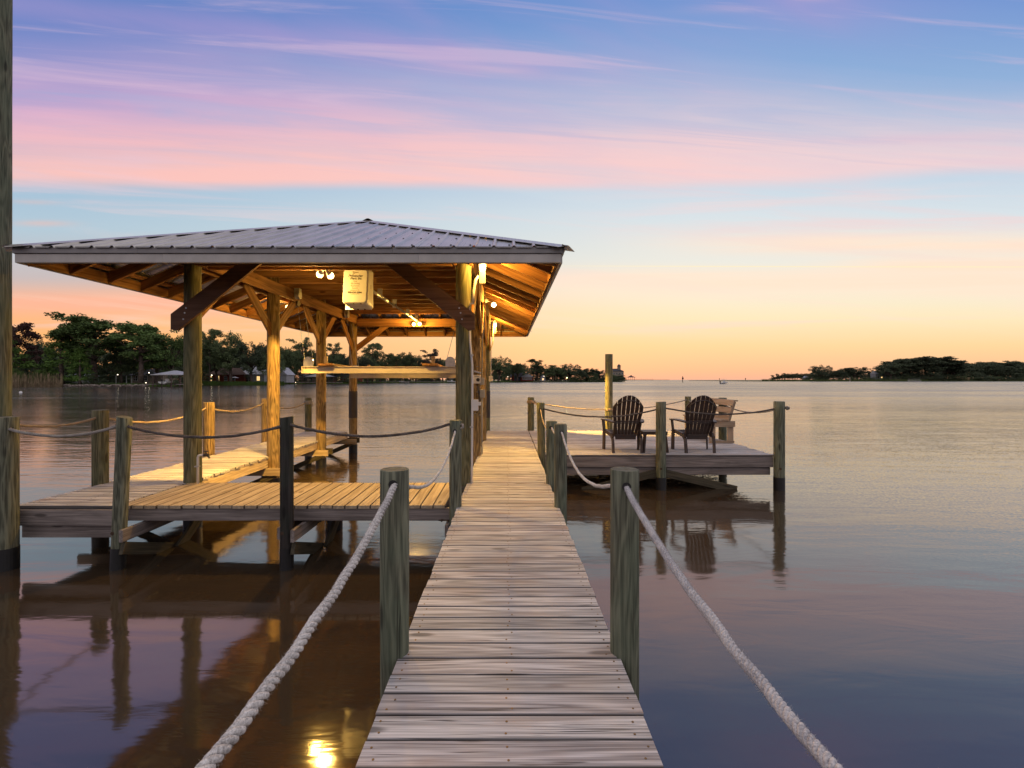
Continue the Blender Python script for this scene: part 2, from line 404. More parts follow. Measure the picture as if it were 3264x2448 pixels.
M['whiteroof'] = plain('pale_metal_roof', (0.36, 0.38, 0.42), 0.45, 0.2, 0.08, 0.5)
M['frame'] = plain('white_window_frame', (0.6, 0.6, 0.6), 0.5)

# ------------------------------------------------------------------ object helpers
def tag(o, label=None, cat=None, group=None, kind=None):
    if label: o['label'] = label
    if cat: o['category'] = cat
    if group: o['group'] = group
    if kind: o['kind'] = kind
    return o

def thing(name, loc, label, cat, group=None):
    o = bpy.data.objects.new(name, None); COL.objects.link(o); o.location = loc
    o.empty_display_size = 0.2
    return tag(o, label, cat, group)

def wloc(o):
    l = Vector(o.location)
    while o.parent: o = o.parent; l += Vector(o.location)
    return l

def link(name, me, parent=None, world=None, rot=None, mat=None):
    """link a mesh object; world = its place in the world (parents are only ever moved, never turned)"""
    o = bpy.data.objects.new(name, me); COL.objects.link(o)
    if rot is not None: o.rotation_euler = rot
    w = Vector(world) if world is not None else Vector((0, 0, 0))
    if parent is not None:
        o.parent = parent; base = PW[parent.name] if parent.name in PW else wloc(parent)
        o.location = w - base
        PW[o.name] = w
        if abs(o.rotation_euler.x) + abs(o.rotation_euler.y) + abs(o.rotation_euler.z) > 1e-6: TURNED.add(o.name)
        if parent.name in TURNED:   # undo the parent's turn
            pm = Matrix.LocRotScale(base, parent.rotation_euler, None)
            om = Matrix.LocRotScale(w, o.rotation_euler, None)
            o.matrix_basis = pm.inverted() @ om
    else:
        o.location = w; PW[o.name] = w
        if abs(o.rotation_euler.x) + abs(o.rotation_euler.y) + abs(o.rotation_euler.z) > 1e-6: TURNED.add(o.name)
    return o
PW = {}; TURNED = set()

class MB:
    def __init__(s): s.v = []; s.f = []
    def add(s, vs, fs):
        b = len(s.v); s.v += [tuple(p) for p in vs]; s.f += [tuple(i + b for i in f) for f in fs]
    def box(s, c, d, rot=None):
        hx, hy, hz = d[0] / 2, d[1] / 2, d[2] / 2
        vs = [Vector((x, y, z)) for x in (-hx, hx) for y in (-hy, hy) for z in (-hz, hz)]
        if rot is not None: vs = [rot @ q for q in vs]
        vs = [q + Vector(c) for q in vs]
        s.add(vs, [(0, 1, 3, 2), (4, 6, 7, 5), (0, 4, 5, 1), (2, 3, 7, 6), (0, 2, 6, 4), (1, 5, 7, 3)])
    def bar(s, p0, p1, w, t, up=(0, 0, 1)):
        p0, p1 = Vector(p0), Vector(p1); x = (p1 - p0); L = x.length; x.normalize()
        y = Vector(up).cross(x)
        if y.length < 1e-4: y = Vector((0, 1, 0)).cross(x)
        y.normalize(); z = x.cross(y)
        s.box((p0 + p1) / 2, (L, w, t), Matrix((x, y, z)).transposed())
    def cyl(s, p0, p1, r0, r1=None, n=12, caps=True):
        p0, p1 = Vector(p0), Vector(p1); r1 = r0 if r1 is None else r1
        x = (p1 - p0).normalized(); a = x.orthogonal().normalized(); b = x.cross(a)
        vs = []
        for p, r in ((p0, r0), (p1, r1)):
            vs += [p + a * (r * math.cos(6.28318 * i / n)) + b * (r * math.sin(6.28318 * i / n)) for i in range(n)]
        fs = [(i, (i + 1) % n, n + (i + 1) % n, n + i) for i in range(n)]
        if caps: fs += [tuple(range(n))[::-1], tuple(range(n, 2 * n))]
        s.add(vs, fs)
    def tube(s, pts, r, n=6, caps=True):
        pts = [Vector(p) for p in pts]
        T = [(pts[min(i + 1, len(pts) - 1)] - pts[max(i - 1, 0)]).normalized() for i in range(len(pts))]
        a = T[0].orthogonal().normalized(); vs = []
        for i, p in enumerate(pts):
            a = (a - T[i] * a.dot(T[i])).normalized(); b = T[i].cross(a)
            rr = r[i] if isinstance(r, (list, tuple)) else r
            vs += [p + a * (rr * math.cos(6.28318 * k / n)) + b * (rr * math.sin(6.28318 * k / n)) for k in range(n)]
        fs = [(i * n + k, i * n + (k + 1) % n, (i + 1) * n + (k + 1) % n, (i + 1) * n + k) for i in range(len(pts) - 1) for k in range(n)]
        if caps: fs += [tuple(range(n))[::-1], tuple(range((len(pts) - 1) * n, len(pts) * n))]
        s.add(vs, fs)
    def ball(s, c, r, n=10, m=7, sq=(1, 1, 1)):
        vs = []; 
        for j in range(m + 1):
            t = math.pi * j / m
            for i in range(n):
                f = 6.28318 * i / n
                vs.append(Vector(c) + Vector((r * sq[0] * math.sin(t) * math.cos(f), r * sq[1] * math.sin(t) * math.sin(f), r * sq[2] * math.cos(t))))
        s.add(vs, [(j * n + i, j * n + (i + 1) % n, (j + 1) * n + (i + 1) % n, (j + 1) * n + i) for j in range(m) for i in range(n)])
    def mesh(s, name, mats, smooth=False):
        me = bpy.data.meshes.new(name); me.from_pydata(s.v, [], s.f)
        for m in (mats if isinstance(mats, (list, tuple)) else [mats]): me.materials.append(m)
        if smooth: me.polygons.foreach_set('use_smooth', [True] * len(me.polygons))
        me.update(); return me
    def build(s, name, mat, parent=None, smooth=False, world=None):
        """vertices are in world coordinates; the object's origin is put at `world` (default: the parent's base)"""
        w = Vector(world) if world is not None else (PW.get(parent.name, wloc(parent)) if parent is not None else Vector((0, 0, 0)))
        s.v = [(p[0] - w.x, p[1] - w.y, p[2] - w.z) for p in s.v]
        return link(name, s.mesh(name, mat, smooth), parent, w)

BOX = {}
def boxmesh(L, w, t, mat, bev):
    key = (round(L, 3), round(w, 3), round(t, 3), mat.name, bev)
    if key in BOX: return BOX[key]
    hx, hy, hz = L / 2, w / 2, t / 2; b = bev
    # chamfered box: cross-section octagon swept along X
    sec = [(-hy + b, -hz), (hy - b, -hz), (hy, -hz + b), (hy, hz - b), (hy - b, hz), (-hy + b, hz), (-hy, hz - b), (-hy, -hz + b)]
    vs = [(x, y, z) for x in (-hx, hx) for y, z in sec]
    fs = [(i, i + 8, (i + 1) % 8 + 8, (i + 1) % 8) for i in range(8)] + [tuple(range(8)), tuple(range(15, 7, -1))]
    me = bpy.data.meshes.new('plank'); me.from_pydata(vs, [], fs); me.materials.append(mat); me.update()
    BOX[key] = me; return me

def plank(name, p0, p1, w, t, mat, parent, up=(0, 0, 1), bev=0.004):
    """a board from p0 to p1 (world, centre line); w across, t along `up`"""
    p0, p1 = Vector(p0), Vector(p1); x = p1 - p0; L = x.length; x.normalize()
    y = Vector(up).cross(x)
    if y.length < 1e-4: y = Vector((0, 1, 0)).cross(x)
    y.normalize(); z = x.cross(y)
    rot = Matrix((x, y, z)).transposed().to_euler()
    return link(name, boxmesh(L, w, t, mat, bev), parent, (p0 + p1) / 2, rot)

def dup(o, loc, label=None, group=None):
    def cp(q, par):
        c = q.copy(); COL.objects.link(c)
        if par is not None: c.parent = par
        for ch in list(q.children): cp(ch, c)
        return c
    c = cp(o, None); c.location = loc
    if label: c['label'] = label
    if group: c['group'] = group
    return c

# ------------------------------------------------------------------ water, far horizon
mb = MB()
mb.add([(-9000, -300, 0), (9000, -300, 0), (9000, 15000, 0), (-9000, 15000, 0)], [(0, 1, 2, 3)])
tag(mb.build('water', M['water']), kind='structure')
DZ = 0.68   # deck surface above the water

# ------------------------------------------------------------------ posts
def post_mesh(r, z0, z1, mat, lean=(0, 0), n=28, taper=0.0, notch=None, ztop_cut=0.0):
    """a round timber pile, verts relative to its own base centre at height 0"""
    vs = []; fs = []; rings = 14; sd = random.random() * 50
    for j in range(rings + 1):
        t = j / rings; z = z0 + (z1 - z0) * t
        for i in range(n):
            a = 6.28318 * i / n
            rr = r * (1 - taper * t) * (1 + 0.035 * (mnoise.noise(Vector((math.cos(a) * 1.2, math.sin(a) * 1.2, z * 0.9 + sd)))) )
            if notch:
                for (na, nw, nd) in notch:
                    d = abs((a - na + math.pi) % (2 * math.pi) - math.pi)
                    if d < nw: rr *= 1 - nd * (0.3 + 0.7 * t)
            vs.append((rr * math.cos(a) + lean[0] * z, rr * math.sin(a) + lean[1] * z, z + (ztop_cut * math.cos(a) * r if j == rings else 0)))
    for j in range(rings):
        for i in range(n): fs.append((j * n + i, j * n + (i + 1) % n, (j + 1) * n + (i + 1) % n, (j + 1) * n + i))
    top = len(vs)
    zt = z1; k = n
    for i in range(n):
        a = 6.28318 * i / n
        vs.append((r * 0.93 * (1 - taper) * math.cos(a) + lean[0] * zt, r * 0.93 * (1 - taper) * math.sin(a) + lean[1] * zt, zt + 0.004 + ztop_cut * math.cos(a) * r))
    b = rings * n
    for i in range(n): fs.append((b + i, b + (i + 1) % n, top + (i + 1) % n, top + i))
    fs.append(tuple(top + i for i in range(n)))
    me = bpy.data.meshes.new('post'); me.from_pydata(vs, [], fs); me.materials.append(mat); me.materials.append(M['end'])
    me.polygons.foreach_set('use_smooth', [True] * len(me.polygons))
    me.polygons[-1].use_smooth = False; me.polygons[-1].material_index = 1
    me.update(); return me

def sleeve(parent, x, y, r, z0, z1, mat='sleeve', lean=(0, 0), name='pile_wrap'):
    mb = MB(); mb.cyl((x + lean[0] * z0, y + lean[1] * z0, z0), (x + lean[0] * z1, y + lean[1] * z1, z1), r * 1.035, n=24)
    return mb.build(name, M[mat], parent, smooth=False)

def piling(x, y, ztop, r, mat, label, group=None, lean=(0, 0), wrap=0.25, notch=None, cut=0.0, hole=None, bolts=True, zb=-0.8):
    t = thing('dock_piling', (x, y, 0), label, 'piling', group)
    link('post', post_mesh(r, zb, ztop, M[mat], lean, notch=notch, ztop_cut=cut), t, (x, y, 0))
    if wrap: sleeve(t, x, y, r, zb + 0.02, wrap, lean=lean)
    if bolts:
        mb = MB(); z = 0.43
        mb.cyl((x + lean[0] * z - r * .3, y + lean[1] * z - r * 0.90, z), (x + lean[0] * z - r * .3, y + lean[1] * z - r * 1.02, z), 0.022, n=12)
        mb.cyl((x + lean[0] * z - r * .3, y + lean[1] * z - r * 1.02, z), (x + lean[0] * z - r * .3, y + lean[1] * z - r * 1.10, z), 0.011, n=6)
        mb.build('bolt', M['rust'], t)
    if hole:
        for (hx, hy, hz) in hole:
            d = Vector((hx, hy, 0)).normalized(); zz = hz
            c = Vector((x + lean[0] * zz, y + lean[1] * zz, zz)) + d * r
            mb = MB(); mb.cyl(c - d * 0.02, c + d * 0.0035, 0.024, n=14); mb.build('rope_hole', M['black'], t)
    return t

WG = 'posts along the rope-railed walkway'
piling(-0.628, 2.60, 1.69, 0.079, 'post_green', 'near left green post rising beside the walkway with white twisted rope', WG, hole=[(0.12, -1, 1.625), (0.3, 1, 1.60)], wrap=0)
piling(0.650, 2.60, 1.69, 0.078, 'post_green', 'near right green post rising beside the walkway with frayed rope', WG, hole=[(-0.1, -1, 1.612), (-.3, 1, 1.6)], wrap=0)
piling(-0.62, -0.45, 1.69, 0.079, 'post_green', 'green post at the camera end of the left white rope', WG, wrap=0)
piling(0.65, -0.45, 1.69, 0.079, 'post_green', 'green post at the camera end of the right frayed rope', WG, wrap=0)
piling(-0.622, 5.58, 1.705, 0.073, 'post_green', 'slim green post where the cross walkway meets the long walkway', WG, hole=[(0.0, -1, 1.585)])
piling(0.630, 5.56, 1.66, 0.075, 'post_green', 'nearer of the two paired green posts right of the walkway', WG, hole=[(0.05, -1, 1.57)])
piling(0.640, 6.82, 1.585, 0.078, 'post_green', 'farther of the two paired green posts right of the walkway', WG, hole=[(-.2, -1, 1.5)])
piling(0.700, 9.42, 1.725, 0.080, 'post_olive', 'brown green post at the inner front corner of the seating platform', WG, lean=(-0.02, 0), hole=[(-0.2, -1, 1.6)])
piling(0.700, 14.05, 1.66, 0.098, 'post_olive', 'rope wrapped post at the far end of the long walkway', WG)
for s_ in (-1, 1):
    mb = MB(); cx_ = 0.70 + s_ * 0.105
    mb.box((cx_, 13.98, 1.19), (0.02, 0.03, 0.05)); mb.bar((cx_ + s_ * .015, 13.90, 1.20), (cx_ + s_ * .015, 14.06, 1.20), 0.018, 0.018)
    o = mb.build('mooring_cleat', M['galv'], None, world=(cx_, 13.98, 1.19)); tag(o, ('left' if s_ < 0 else 'right') + ' small metal cleat on the rope wrapped post ending the walkway', 'cleat', 'cleats on the far walkway post')
PG = 'posts round the seating platform'
piling(3.06, 9.33, 1.745, 0.098, 'post_green', 'green post in front of the platform between the two brown chairs', PG, cut=0.05)
piling(5.42, 9.33, 1.755, 0.102, 'post_green', 'tall green post at the right front corner of the seating platform', PG)
piling(5.52, 12.0, 1.725, 0.098, 'post_green', 'post behind the wooden bench', PG)
piling(5.46, 14.15, 1.68, 0.090, 'post_olive', 'far corner post seen behind the right brown chair', PG)
piling(3.06, 14.12, 2.96, 0.112, 'post_olive', 'tallest yellow lit post standing behind the left brown chair', PG, bolts=False)
LG = 'posts round the left side dock'
piling(-5.81, 5.42, 1.755, 0.108, 'post_green', 'thick green post at the left front corner of the side dock', LG, hole=[(1, -0.4, 1.62)])
piling(-4.52, 5.42, 1.755, 0.073, 'post_green', 'leaning split green post left of the cross walkway', LG, lean=(0.045, 0), notch=[(-1.3, 0.10, 0.28)], cut=-0.2)
piling(-2.56, 5.42, 1.755, 0.073, 'post_dark', 'blackened post with splintered top before the cross walkway', LG, notch=[(-1.2, 0.12, 0.2), (-2.4, 0.08, 0.2)], cut=0.15)
piling(-5.95, 6.83, 1.745, 0.098, 'post_olive', 'brown green post with a knot on the outer edge of the side dock', LG)
piling(-6.02, 9.42, 1.735, 0.102, 'post_tan', 'yellow lit post on the outer edge of the side dock', LG)
piling(-6.0, 11.6, 1.72, 0.098, 'post_tan', 'post half hidden behind the second boathouse pile', LG)
piling(-5.85, 13.72, 1.66, 0.095, 'post_olive', 'rope wrapped post at the far end of the side dock', LG)
t = thing('mooring_pole', (-6.76, 6.2, 0), 'very tall greenish pole at the left edge of the photo', 'pole')
link('post', post_mesh(0.125, -0.8, 9.5, M['post_green'], (-0.0, 0), taper=-0.12), t, (-6.76, 6.2, 0))

# ------------------------------------------------------------------ decks
def screws(parent, pts, r=0.0055):
    mb = MB()
    for p in pts:
        mb.cyl((p[0], p[1], p[2] - 0.001), (p[0], p[1], p[2] + 0.0012), r, n=6)
    o = mb.build('screw_heads', M['brass'], parent); o['kind'] = 'stuff'; return o

def boards_x(parent, x0, x1, y0, y1, pitch, mat, jl=0.006, jr=0.006, gap=0.008, skip=None, scr=None, zj=0.0012):
    y = y0; pts = []
    while y + pitch <= y1 + 0.02:
        w = pitch - gap - random.random() * 0.003
        a = x0 + random.uniform(-jl, jl); b = x1 + random.uniform(-jr, jr)
        a = round(a, 3); b = round(b, 3)
        z = DZ - 0.019 + random.uniform(-zj, zj)
        tw = random.uniform(-0.0012, 0.0012)
        plank('board', (a, y + pitch / 2 + tw, z), (b, y + pitch / 2 - tw, z + random.uniform(-zj, zj)), round(w, 3), 0.038, mat, parent)
        for sx in (scr or []):
            for k in (0.25, 0.72):
                pts.append((sx + random.uniform(-.02, .02), y + pitch * (k + random.uniform(-.06, .06)), z + 0.0195))
        y += pitch
    if pts: screws(parent, pts)

wk = thing('walkway', (0, 6, 0), 'long grey plank walkway running straight away from the camera', 'walkway')
boards_x(wk, -0.597, 0.612, -1.2, 14.02, 0.1438, M['deck'], scr=[-0.55, 0.012, 0.56])
for x in (-0.56, 0.02, 0.575):
    plank('stringer', (x, -1.2, DZ - 0.038 - 0.095), (x, 14.0, DZ - 0.038 - 0.095), 0.038, 0.185, M['joist'], wk)
for y in (6.83, 9.4, 11.7, 14.0):
    for s in (-0.105, 0.105):
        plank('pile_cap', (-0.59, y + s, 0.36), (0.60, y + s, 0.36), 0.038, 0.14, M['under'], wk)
plank('rim_joist', (-0.6, 14.04, DZ - 0.133), (0.6, 14.04, DZ - 0.133), 0.038, 0.185, M['joist'], wk)
# protruding bolt at the meeting of the walkways
mb = MB(); mb.cyl((-0.83, 5.62, 0.50), (-0.70, 5.62, 0.50), 0.009, n=8); mb.cyl((-0.80, 5.62, 0.50), (-0.785, 5.62, 0.50), 0.02, n=6)
mb.build('bolt', M['rust'], wk)

pf = thing('seating_platform', (3.0, 11.7, 0), 'wide plank platform on piles holding the chairs and bench', 'deck')
boards_x(pf, 0.632, 5.36, 9.372, 13.95, 0.1438, M['deck'], jl=0.003, jr=0.045, scr=[1.4, 2.9, 4.4], zj=0.003)
plank('rim_joist', (0.66, 9.40, DZ - 0.038 - 0.105), (5.33, 9.40, DZ - 0.038 - 0.105), 0.038, 0.205, M['joist'], pf)
plank('rim_joist', (0.66, 14.0, DZ - 0.133), (5.33, 14.0, DZ - 0.133), 0.038, 0.185, M['joist'], pf)
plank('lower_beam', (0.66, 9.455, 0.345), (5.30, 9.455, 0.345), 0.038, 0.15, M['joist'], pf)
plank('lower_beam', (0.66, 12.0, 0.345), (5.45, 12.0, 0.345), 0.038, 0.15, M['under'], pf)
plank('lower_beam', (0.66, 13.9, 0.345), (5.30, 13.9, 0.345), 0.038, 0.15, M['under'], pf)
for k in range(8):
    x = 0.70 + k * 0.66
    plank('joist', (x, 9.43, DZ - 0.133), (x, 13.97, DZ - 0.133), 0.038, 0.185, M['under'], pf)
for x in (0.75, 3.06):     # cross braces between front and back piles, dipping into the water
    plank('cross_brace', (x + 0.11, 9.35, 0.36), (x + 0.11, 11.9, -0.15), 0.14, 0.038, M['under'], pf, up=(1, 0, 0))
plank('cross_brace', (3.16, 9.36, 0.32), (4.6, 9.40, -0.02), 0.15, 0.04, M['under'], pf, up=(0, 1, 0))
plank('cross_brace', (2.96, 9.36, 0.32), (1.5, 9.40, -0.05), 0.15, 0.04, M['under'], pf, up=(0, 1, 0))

sd = thing('side_dock', (-5.3, 9.5, 0), 'narrow plank dock along the left side of the boathouse', 'dock')
boards_x(sd, -5.90, -4.70, 5.60, 13.75, 0.146, M['deck'], jl=0.02, jr=0.012, scr=[-5.8, -5.3, -4.8])
plank('rim_joist', (-5.89, 5.585, DZ - 0.038 - 0.097), (-4.62, 5.585, DZ - 0.038 - 0.097), 0.038, 0.188, M['joist'], sd)
plank('lower_beam', (-5.86, 5.66, 0.36), (-4.62, 5.66, 0.36), 0.038, 0.15, M['joist'], sd)
plank('rim_joist', (-5.88, 13.77, DZ - 0.133), (-4.72, 13.77, DZ - 0.133), 0.038, 0.185, M['joist'], sd)
for x in (-5.87, -5.3):
    plank('stringer', (x, 5.61, DZ - 0.133), (x, 13.74, DZ - 0.133), 0.038, 0.185, M['joist'], sd)
plank('stringer', (-4.735, 6.95, DZ - 0.128), (-4.735, 13.74, DZ - 0.128), 0.038, 0.175, M['deck2'], sd)
for y in (6.85, 9.3, 11.66, 13.8):
    for s in (-0.15, 0.15):
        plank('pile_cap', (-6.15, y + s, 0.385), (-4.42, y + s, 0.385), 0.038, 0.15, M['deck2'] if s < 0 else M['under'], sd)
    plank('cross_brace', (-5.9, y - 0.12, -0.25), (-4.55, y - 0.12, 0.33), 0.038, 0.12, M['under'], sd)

cw = thing('cross_walkway', (-2.65, 6.25, 0), 'tan plank walkway crossing from the side dock to the long walkway', 'walkway')
x = -4.672; k = 0
pts = []
while x + 0.151 < -0.60:
    w = round(0.151 - 0.006 - random.random() * 0.003, 3)
    z = DZ - 0.019 + random.uniform(-0.0015, 0.0015)
    plank('board', (x + 0.0755, 5.615 + random.choice((-.006, 0, .006)), z), (x + 0.0755, 6.86 + random.choice((-.004, 0, .004)), z), w, 0.038, M['deck2'], cw)
    for yy_ in (5.68, 6.25, 6.8):
        for q in (0.3, 0.7): pts.append((x + 0.151 * q, yy_ + random.uniform(-.02, .02), z + 0.0195))
    x += 0.151
screws(cw, pts)
for y in (5.66, 6.24, 6.82):
    plank('stringer', (-4.64, y, DZ - 0.038 - 0.078), (-0.63, y, DZ - 0.038 - 0.078), 0.038, 0.152, M['joist'], cw)
for x, py in ((-4.52, 5.42), (-2.56, 5.42), (-0.62, 5.5)):
    plank('pile_cap', (x + 0.10, py - 0.08, 0.40), (x + 0.10, 6.98, 0.40), 0.14, 0.045, M['joist'], cw, up=(1, 0, 0))
    if x > -4: plank('pile_cap', (x - 0.10, py + 0.02, 0.40), (x - 0.10, 6.98, 0.40), 0.14, 0.045, M['joist'], cw, up=(1, 0, 0))
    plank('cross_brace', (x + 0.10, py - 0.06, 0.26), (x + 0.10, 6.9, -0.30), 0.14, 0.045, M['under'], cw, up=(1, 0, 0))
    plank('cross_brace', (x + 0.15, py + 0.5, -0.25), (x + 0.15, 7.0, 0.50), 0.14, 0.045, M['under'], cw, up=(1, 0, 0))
for x in (-2.56, -0.75):
    mb = MB(); mb.cyl((x, 6.9, -0.8), (x, 6.9, 0.55), 0.12, n=20); mb.build('pile', M['sleeve'], cw)

# ------------------------------------------------------------------ boathouse
BX0, BX1 = -4.66, -0.65; BXC = (BX0 + BX1) / 2
EX0, EX1, EY0, EY1 = -5.957, 0.647, 5.67, 15.3
EZ = 3.80; SL = 0.430; HW = (EX1 - EX0) / 2
def roof_z(run): return EZ + SL * run
bh = thing('boathouse', (BXC, 10.5, 0), 'open boathouse with grey ribbed metal hip roof on round piles', 'boathouse')
ROWS = (6.92, 9.3, 11.68, 14.1)
for side, bx in ((0, BX0), (1, BX1)):
    for k, y in enumerate(ROWS):
        r = 0.122 if not (side == 0 and k == 0) else 0.118
        mt = ('post_green', 'post_tan', 'post_tan', 'post_tan')[k] if side == 0 else ('post_olive', 'post_tan', 'post_tan', 'post_olive')[k]
        if side == 0 and k == 0: mt = 'post_olive'
        top = 4.22 if k else 4.1
        o = link('pile', post_mesh(r, -0.8, top, M[mt], taper=0.05), bh, (bx, y, 0))
        sleeve(o, bx, y, r, -0.78, 0.24)
        if k == 3: sleeve(o, bx, y, r, 1.05, 1.85, 'rubber', name='bumper_sleeve')
# beams (doubled 2x10s), back and front headers
for bx in (BX0, BX1):
    for s in (-0.115, 0.115):
        plank('beam', (bx + s, 6.80, 3.985), (bx + s, 14.25, 3.985), 0.045, 0.24, M['pine'], bh)
for y in (6.80, 7.04, 14.0, 14.22):
    plank('header_beam', (BX0 + 0.16, y, 3.96 if y < 10 else 3.90), (BX1 - 0.16, y, 3.96 if y < 10 else 3.90), 0.045, 0.235, M['pine'], bh)
# ceiling joists
y = 7.53
while y < 14.0:
    plank('ceiling_joist', (BX0 - 0.18, y, 4.205), (BX1 + 0.18, y, 4.205), 0.04, 0.19, M['pine'], bh); y += 0.61
# rafters: every slope, run measured in from the eave
def rafter(p_eave, dirv, run, name='rafter'):
    if run < 0.35: return
    a = Vector(p_eave) + Vector(dirv) * 0.03; b = Vector(p_eave) + Vector(dirv) * (run - 0.03)
    za = roof_z(0.03) - 0.135; zb = roof_z(run - 0.03) - 0.135
    plank(name, (a.x, a.y, za), (b.x, b.y, zb), 0.04, 0.15, M['pine'], bh)
y = EY0 + 0.64
while y < EY1 - 0.3:
    run = min(HW, y - EY0, EY1 - y)
    rafter((EX0, y, 0), (1, 0, 0), run); rafter((EX1, y, 0), (-1, 0, 0), run); y += 0.61
k = -5
while k <= 5:
    x = BXC + k * 0.61; run = min(HW, HW - abs(x - (EX0 + EX1) / 2))
    rafter((x, EY0, 0), (0, 1, 0), run); rafter((x, EY1, 0), (0, -1, 0), run); k += 1
MXc = (EX0 + EX1) / 2
for ex, ey, sx, sy in ((EX0, EY0, 1, 1), (EX1, EY0, -1, 1), (EX0, EY1, 1, -1), (EX1, EY1, -1, -1)):
    plank('hip_rafter', (ex + sx * .05, ey + sy * .05, roof_z(.05) - 0.15), (ex + sx * HW, ey + sy * HW, roof_z(HW) - 0.15), 0.045, 0.19, M['pine'], bh)
plank('ridge_board', (MXc, EY0 + HW, roof_z(HW) - 0.12), (MXc, EY1 - HW, roof_z(HW) - 0.12), 0.04, 0.19, M['pine'], bh)
# purlins under the metal
for j in range(6):
    rr = 0.12 + j * 0.61
    if rr > HW: break
    z = roof_z(rr) - 0.040
    for (a, b) in (((EX0 + rr, EY0 + rr), (EX1 - rr, EY0 + rr)), ((EX0 + rr, EY1 - rr), (EX1 - rr, EY1 - rr)),
                   ((EX0 + rr, EY0 + rr), (EX0 + rr, EY1 - rr)), ((EX1 - rr, EY0 + rr), (EX1 - rr, EY1 - rr))):
        if (Vector(a) - Vector(b)).length > 0.3:
            nx = 0.0; ny = 0.0
            if a[1] == b[1]: up = (0, -SL if a[1] < 10 else SL, 1)
            else: up = (-SL if a[0] < MXc else SL, 0, 1)
            plank('purlin', (a[0], a[1], z), (b[0], b[1], z), 0.088, 0.019, M['pine'], bh, up=up, bev=0.002)
# ribbed metal sheets
PITCH = 0.2415
def rib_profile(n):      # (s, h) over n pitches
    out = []
    for i in range(n):
        s = i * PITCH
        out += [(s, 0.0), (s + 0.088, 0.0), (s + 0.106, 0.026), (s + 0.128, 0.026), (s + 0.146, 0.0)]
    out.append((n * PITCH, 0.0)); return out
def panels(length, origin, e, inn, over=0.06):
    """sheets along the eave direction e from origin, running up-slope along inn; clipped by the hips"""
    n = int(round((length + 0.24) / PITCH)); pos = -0.12; p = PITCH
    k = 0
    while k < n:
        m = min(4, n - k)
        mb = MB(); prof = rib_profile(m); vs = []
        for (s, h) in prof:
            d = -0.12 + k * PITCH + s
            run = min(HW, max(0.0, d), max(0.0, length - d))
            lo_r = -over
            for r_ in (lo_r, run):
                q = Vector(origin) + Vector(e) * d + Vector(inn) * r_
                vs.append((q.x, q.y, roof_z(r_) + h + 0.002))
        fs = [(2 * i, 2 * i + 2, 2 * i + 3, 2 * i + 1) for i in range(len(prof) - 1)]
        mb.add(vs, fs); mb.build('roof_panel', M['roof'], bh); k += m
panels(EX1 - EX0, (EX0, EY0, 0), (1, 0, 0), (0, 1, 0))
panels(EX1 - EX0, (EX0, EY1, 0), (1, 0, 0), (0, -1, 0))
panels(EY1 - EY0, (EX0, EY0, 0), (0, 1, 0), (1, 0, 0))
panels(EY1 - EY0, (EX1, EY0, 0), (0, 1, 0), (-1, 0, 0))
# roof screws on the front slope
mb = MB()
for i in range(28):
    for rr in (0.13, 0.75, 1.36, 1.97, 2.6):
        d = -0.12 + i * PITCH + 0.06; run = min(HW, d, EX1 - EX0 - d)
        if rr < run - 0.05:
            z = roof_z(rr); mb.cyl((EX0 + d, EY0 + rr, z), (EX0 + d, EY0 + rr - 0.004, z + 0.013), 0.019, 0.008, n=6)
            d2 = d + 0.11
o = mb.build('roof_screws', M['black'], bh); o['kind'] = 'stuff'
# hip and ridge caps
def cap(p0, p1, w=0.15):
    p0, p1 = Vector(p0), Vector(p1); x = (p1 - p0).normalized(); side = x.cross(Vector((0, 0, 1))).normalized(); up = side.cross(x)
    mb = MB(); a = side * w; drop = up * (-w * 0.30 if abs(x.z) > 0.05 else -w * SL)
    lift = up * 0.026
    vs = [p0 - a + drop + lift, p0 - a * .12 + lift, p0 + a * .12 + lift, p0 + a + drop + lift,
          p1 - a + drop + lift, p1 - a * .12 + lift, p1 + a * .12 + lift, p1 + a + drop + lift]
    vs += [q - up * 0.004 for q in vs]
    fs = [(0, 4, 5, 1), (1, 5, 6, 2), (2, 6, 7, 3), (8, 9, 13, 12), (9, 10, 14, 13), (10, 11, 15, 14), (0, 1, 9, 8), (1, 2, 10, 9), (2, 3, 11, 10),
          (4, 12, 13, 5), (5, 13, 14, 6), (6, 14, 15, 7), (0, 8, 12, 4), (3, 7, 15, 11)]
    mb.add(vs, fs); mb.build('ridge_cap', M['roof'], bh)
for ex, ey, sx, sy in ((EX0, EY0, 1, 1), (EX1, EY0, -1, 1), (EX0, EY1, 1, -1), (EX1, EY1, -1, -1)):
    cap((ex - sx * .07, ey - sy * .07, roof_z(-.07) + .004), (ex + sx * HW, ey + sy * HW, roof_z(HW) + .004))
cap((MXc, EY0 + HW - .1, roof_z(HW) + .01), (MXc, EY1 - HW + .1, roof_z(HW) + .01))
